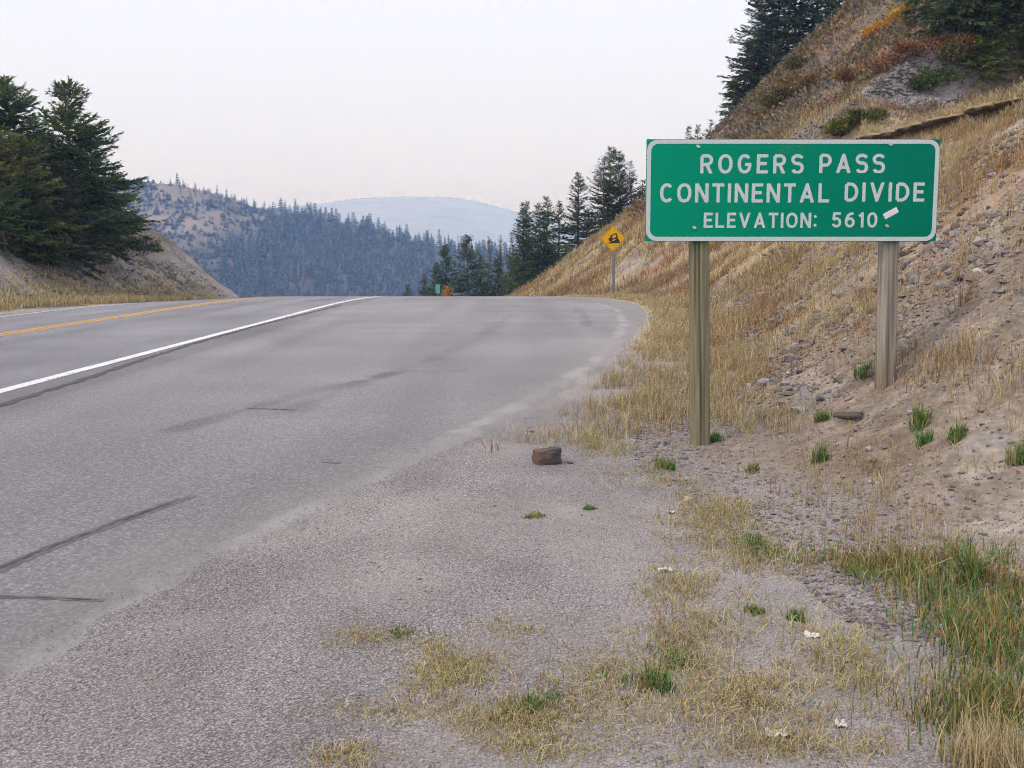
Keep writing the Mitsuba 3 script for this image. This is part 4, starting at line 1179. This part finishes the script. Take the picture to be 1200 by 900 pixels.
scene['m_sign_green'] = {'type': 'twosided', 'm': {'type': 'principled', 'base_color': mikit.proc(green_tex), 'roughness': 0.6, 'specular': 0.06}}
plain('m_sign_white', (0.585, 0.68, 0.69), 0.6, specular=0.15)
plain('m_bolt', (0.62, 0.62, 0.62), 0.35, metallic=0.6)
plain('m_tape', (0.78, 0.79, 0.80), 0.5)
sign = thing('highway_sign', label='large green sign reading ROGERS PASS CONTINENTAL DIVIDE ELEVATION: 5610 on two wooden posts', category='sign')
from shapely.geometry import Polygon, box as sbox, Point, LineString
from shapely import affinity
bd = trimesh.creation.box([SW, SH, 0.016])
bvx = np.array(bd.vertices) + [SW / 2, SH / 2, 0]
add('board', (to_face(bvx, -0.008), np.array(bd.faces)[:, ::-1]), 'm_sign_green', sign, label='green board with square corners')


def plate(poly, depth, lift):
    m = trimesh.creation.extrude_polygon(poly, depth, engine='earcut')
    return to_face(np.array(m.vertices), lift), np.array(m.faces)[:, ::-1]


def rounded(x0, y0, x1, y1, r):
    return sbox(x0 + r, y0 + r, x1 - r, y1 - r).buffer(r, 12)


s1 = SW / 342.5
add('border', plate(rounded(0.6 * s1, 0.6 * s1, SW - 0.6 * s1, SH - 0.6 * s1, 12.5 * s1).difference(rounded(5.4 * s1, 5.4 * s1, SW - 5.4 * s1, SH - 5.4 * s1, 8.5 * s1)), 0.002, 0.0005), 'm_sign_white', sign, label='white rounded border line')


def arc(cx, cy, rx, ry, a0, a1, n=28, e=1.0):
    t = np.radians(np.linspace(a0, a1, n))
    c_, s_ = np.cos(t), np.sin(t)
    return list(zip(cx + rx * np.sign(c_) * np.abs(c_) ** e, cy + ry * np.sign(s_) * np.abs(s_) ** e))


SWD = 0.168                                     # stroke of a letter one high


def glyph(ch):
    """(outline, width) of a road-sign letter one high, built from its strokes"""
    h = SWD / 2
    t, b = 1 - h, h
    w = dict(R=.66, O=.74, G=.72, E=.58, S=.66, P=.64, A=.80, C=.70, N=.70, T=.62, I=SWD, L=.57, D=.70, V=.78)
    w.update({':': SWD, '5': .62, '6': .64, '1': .34, '0': .66})
    W = w[ch]
    r = W - h
    L = {'E': [[(r + h, t), (h, t), (h, b), (r + h, b)], [(h, .515), (W * .90, .515)]],
         'L': [[(h, 1), (h, b), (W, b)]], 'T': [[(0, t), (W, t)], [(W / 2, t), (W / 2, 0)]], 'I': [[(h, 0), (h, 1)]],
         'N': [[(h, 0), (h, 1)], [(r, 0), (r, 1)], [(h * .9, 1.02), (W - h * .9, -.02)]],
         'V': [[(h * .95, 1.08), (W / 2, h * .9), (W - h * .95, 1.08)]], 'A': [[(h * .95, -.08), (W / 2, 1 - h * .9), (W - h * .95, -.08)], [(W * .25, .30), (W * .75, .30)]],
         'P': [[(h, 0), (h, t)], [(h, t), (W - .33, t)] + arc(W - .33, .66, .33 - h, t - .66, 90, -90) + [(h, .66 - (t - .66))]],
         'R': [[(h, 0), (h, t)], [(h, t), (W - .33, t)] + arc(W - .33, .69, .33 - h, t - .69, 90, -90) + [(h, .69 - (t - .69))], [(W * .48, .5), (W - h * 1.05, -.04)]],
         'D': [[(h, b), (h, t)], [(h, t), (W - .42, t)] + arc(W - .42, .5, .42 - h, t - .5, 90, -90) + [(h, b)]],
         'O': [arc(W / 2, .5, W / 2 - h, .5 - h, 0, 360, 60, .88)], '0': [arc(W / 2, .5, W / 2 - h, .5 - h, 0, 360, 60, .88)],
         'C': [arc(W / 2, .5, W / 2 - h, .5 - h, 42, 318, 50, .90)],
         'G': [arc(W / 2, .5, W / 2 - h, .5 - h, 42, 330, 50, .90) + [(W - h, .47)], [(W - h * .3, .47), (W * .52, .47)]],
         'S': [arc(W / 2, .715, W / 2 - h, t - .715, 22, 270, 36) + arc(W / 2, .285, W / 2 - h, .43 - .19 + .0, 90, -158, 36)[1:]],
         '5': [[(W * .92, t), (.15, t), (.11, .50)], [(.11, .50)] + arc(W / 2 - .01, .335, W / 2 - h, .335 - h, 118, -158, 40)],
         '6': [arc(W / 2, .335, W / 2 - h, .335 - h, 0, 360, 50), arc(W / 2 + .14, .40, W / 2 + .14 - h, t - .40, 180, 78, 24)],
         '1': [[(W - h, 0), (W - h, 1)], [(W - h, t - .02), (.04, .74)]], ':': []}[ch]
    g_ = None
    for k_ in L:
        p_ = LineString(k_).buffer(h, cap_style=2, join_style=2 if ch in 'ELNVAT5' else 1, quad_segs=6)
        g_ = p_ if g_ is None else g_.union(p_)
    if ch == ':':
        g_ = sbox(0, .10, SWD, .10 + SWD).union(sbox(0, .66, SWD, .66 + SWD))
    g_ = g_.intersection(sbox(-.05, 0, W + .05, 1))
    return g_.buffer(-.025).buffer(.05, 4).buffer(-.025), W


def spaced_word(word, u0, u1, v0, v1):
    """letters with wide road-sign spacing between these photograph columns and rows"""
    gl = [glyph(ch) for ch in word]
    x0, x1 = (u0 - 757) * s1, (u1 - 757) * s1
    z1, z0 = SH - (v0 - 163) * SH / 120, SH - (v1 - 163) * SH / 120
    H_ = z1 - z0
    gap = (x1 - x0 - 1.02 * H_ * sum(w for _, w in gl)) / max(len(word) - 1, 1)
    out, x = [], x0
    for g_, w in gl:
        out.append(affinity.translate(affinity.scale(g_, 1.02 * H_, H_, origin=(0, 0)), x, z0))
        x += w * 1.02 * H_ + gap
    return out


def text_words(shapes):
    ms = [plate(p_, 0.0016, 0.0005) for g_ in shapes for p_ in getattr(g_, 'geoms', [g_])]
    off = np.cumsum([0] + [len(m[0]) for m in ms])
    return np.vstack([m[0] for m in ms]), np.vstack([m[1] + o for m, o in zip(ms, off)])


for w_ in (('ROGERS', 820, 941, 180.5, 203), ('PASS', 959, 1036, 180, 202.5), ('CONTINENTAL', 773.5, 972, 214.5, 237), ('DIVIDE', 990, 1083.5, 213.5, 236), ('ELEVATION:', 825.5, 958, 249, 267), ('5610', 976, 1029.5, 248.5, 266.5)):
    k_ = add('lettering', text_words(spaced_word(*w_)), 'm_sign_white', sign, label='white lettering ' + w_[0])


def px(u, v):
    return (u - 757) * s1, SH - (v - 163) * SH / 120


for u, v in ((817, 171.5), (1041, 169), (814.5, 266.5), (1041, 264.5)):
    x, z = px(u, v)
    bo = affinity.rotate(affinity.scale(Point(x, z).buffer(0.014, 8), 1.25, 0.8), -28)
    add('bolt', plate(bo, 0.008, 0.0005), 'm_bolt', sign)
x, z = px(1045, 249.5)
add('tape_patch', plate(affinity.rotate(sbox(x - 0.062, z - 0.024, x + 0.062, z + 0.024), 29), 0.001, 0.0006), 'm_tape', sign, label='small white strip of tape after the elevation')


def wood_col(P, ang, z, green):
    c, sn = np.cos(ang), np.sin(ang)
    n1 = meshkit.fbm(np.stack([c * 3.2, sn * 3.2, z * 0.9 + 3 * green], -1), 3, 90)
    n2 = meshkit.fbm(np.stack([c * 11, sn * 11, z * 2.2], -1), 2, 91)
    g_ = sstep(0.32, 0.68, 0.55 * n1 + 0.45 * n2)
    c_ = blend((0.20, 0.185, 0.115), (0.33, 0.31, 0.21), g_) if green else blend((0.21, 0.185, 0.155), (0.46, 0.42, 0.365), g_)
    ck = sstep(0.62, 0.74, meshkit.noise(np.stack([c * 7, sn * 7, z * 0.4 + (3 if green else 8)], -1), 3 if green else 8))
    c_ = blend(c_, (0.07, 0.06, 0.045), ck * 0.7)
    return blend(c_, (0.27, 0.22, 0.16), sstep(0.35, 0.0, z - z.min() - 0.5) * 0.5)      # dust splashed on its foot


def post(u0, v0, u1, ztop, rad, seed, y, r_top=0.94):
    lo = G(u0, v0)
    lo = at(u0, v0, y)
    sl = np.array([at(u1, 285, y)[0], y, at(u1, 285, y)[2]])
    m, sides = 170, 80
    z = np.linspace(lo[2] - 0.5, ztop, m)
    cx = lo[0] + (sl[0] - lo[0]) * (z - lo[2]) / (sl[2] - lo[2])
    an = np.linspace(0, 2 * np.pi, sides + 1)
    A, Z = np.meshgrid(an, z)
    # squared round section with long checks
    sq = (np.abs(np.cos(A)) ** 3.0 + np.abs(np.sin(A)) ** 3.0) ** (-1 / 3.0)
    P = np.stack([np.cos(A) * 2.5, np.sin(A) * 2.5, Z * 0.7 + seed], -1)
    rr_ = rad * sq * np.linspace(1.0, r_top, m)[:, None] * (1 + 0.06 * (meshkit.fbm(P, 3, seed) - 0.5))
    ck = meshkit.noise(np.stack([np.cos(A) * 7, np.sin(A) * 7, Z * 0.4 + seed], -1), seed)
    rr_ = rr_ - 0.010 * sstep(0.72, 0.86, ck)
    v = np.stack([cx[:, None] + np.cos(A) * rr_, y + np.sin(A) * rr_, Z], -1).reshape(-1, 3)
    uv = wood_col(None, A.ravel(), Z.ravel(), seed == 3)
    n_ = sides + 1
    i = (np.arange(m - 1)[:, None] * n_ + np.arange(sides)[None]).ravel()
    f = np.concatenate([np.stack([i, i + 1, i + n_ + 1], 1), np.stack([i, i + n_ + 1, i + n_], 1)])
    top = len(v)
    v = np.vstack([v, [[cx[-1], y, ztop]]])
    uv = np.vstack([uv, [[0.2, 0.18, 0.15]]])
    j = (m - 1) * n_ + np.arange(sides)
    f = np.vstack([f, np.stack([j, j + 1, np.full(sides, top)], 1)])
    return (v, f), uv


pm, pu = post(820, 524, 819, 2.5, 0.086, 3, SY + 0.115)
add('post', pm, 'm_wood', sign, color=pu, smooth=True, label='greenish treated wooden post at the left')
pm, pu = post(1037.5, 446, 1041, 2.5, 0.080, 8, SY + 0.115)
add('post', pm, 'm_wood', sign, color=pu, smooth=True, label='weathered grey wooden post at the right')

# ------------------------------------------------------------------ the yellow warning sign
WY = 47.0
cw = at(718.3, 279.5, WY)
ws = thing('warning_sign', label='yellow diamond sign with a black truck on a steep downgrade', category='sign')
plain('m_sign_yellow', (0.78, 0.43, 0.006), 0.6, specular=0.15)
plain('m_sign_black', (0.015, 0.014, 0.013), 0.5)
plain('m_galvanised', (0.20, 0.215, 0.19), 0.55, metallic=0.2)
hd = 15.3 / F * WY                                   # half diagonal


def wplate(poly, depth, y):
    m = trimesh.creation.extrude_polygon(poly, depth, engine='earcut')
    v = np.array(m.vertices)
    return np.column_stack([cw[0] + v[:, 0], y - v[:, 2], cw[2] + v[:, 1]]), np.array(m.faces)[:, ::-1]


dia = Polygon([(-hd, 0), (0, -hd), (hd, 0), (0, hd)]).buffer(-0.05).buffer(0.05, 6)
add('panel', wplate(dia, 0.006, WY), 'm_sign_yellow', ws)
ring = dia.buffer(-0.028).difference(dia.buffer(-0.042))
add('border', wplate(ring, 0.003, WY - 0.0065), 'm_sign_black', ws)
q = hd / 135.0                                       # drawing units: the half diagonal is 135
wedge = Polygon([(-72, -46), (70, -44), (52, 2)])
truck = Polygon([(-50, -6), (-44, 26), (-22, 26), (-20, 46), (50, 46), (50, -6)])
truck = affinity.rotate(truck, 22, origin=(0, 0)).union(affinity.rotate(Point(-28, -8).buffer(11).union(Point(30, -8).buffer(11)), 22, origin=(0, 0)))
win = affinity.rotate(sbox(-6, 8, 36, 34), 22, origin=(0, 0))
pict = wedge.union(truck).difference(win)
pict = affinity.scale(pict, q, q, origin=(0, 0))
pict = affinity.translate(pict, 5 * q, -4 * q)
pic = [wplate(g_, 0.003, WY - 0.0065) for g_ in getattr(pict, 'geoms', [pict])]
off = np.cumsum([0] + [len(m[0]) for m in pic])
add('pictogram', (np.vstack([m[0] for m in pic]), np.vstack([m[1] + o for m, o in zip(pic, off)])), 'm_sign_black', ws, label='black truck rolling down a wedge')
pz = float(terrain(cw[0], WY)) - 0.3
# U-channel post
chan = Polygon([(-0.04, 0), (-0.04, 0.05), (-0.03, 0.05), (-0.03, 0.012), (0.03, 0.012), (0.03, 0.05), (0.04, 0.05), (0.04, 0)])
cm = trimesh.creation.extrude_polygon(affinity.scale(chan, 1.5, 1.3, origin=(0, 0)), cw[2] + hd * 0.8 - pz, engine='earcut')
add('post', (np.array(cm.vertices) + [cw[0] + 0.05, WY + 0.006, pz], np.array(cm.faces)), 'm_galvanised', ws)
for dz in (-0.35, 0.35):
    add('bolt', wplate(Point(0.05, dz).buffer(0.02, 6), 0.01, WY - 0.0063), 'm_bolt', ws)

# ------------------------------------------------------------------ green marker and orange thing beyond the crest
MY = 74.0
mk = thing('route_marker', label='small pale green marker plate on a post beyond the road crest', category='marker')
plain('m_marker_green', (0.10, 0.42, 0.30), 0.5)
c = at(513, 338.5, MY)
bx = trimesh.creation.box([0.30, 0.008, 0.62])
add('plate', (np.array(bx.vertices) + c, np.array(bx.faces)), 'm_marker_green', mk)
ze = float(terrain(c[0], MY))
bx = trimesh.creation.box([0.05, 0.03, c[2] + 0.3 - ze + 0.3])
add('post', (np.array(bx.vertices) + [c[0], MY + 0.025, (c[2] + 0.3 + ze - 0.3) / 2], np.array(bx.faces)), 'm_galvanised', mk)
c = at(526, 342, 76)
z0 = float(terrain(c[0], 76))
put_shrub(np.array([c[0], 76, z0]), 790, (0.36, 0.3, c[2] + 0.18 - z0), 900, (0.42, 0.22, 0.03), (0.55, 0.30, 0.06), 'small orange shrub beyond the road crest beside the green marker', leaf=0.09)

# ------------------------------------------------------------------ haze
scene['haze'] = {'type': 'cube', 'to_world': T().translate([0, 4200, 172]).scale([5500, 5250, 300]), 'bsdf': {'type': 'null'}, 'interior': {'type': 'ref', 'id': 'haze_medium'}}
note('haze', kind='stuff', label='thin smoky haze in the air over the pass', category='haze')
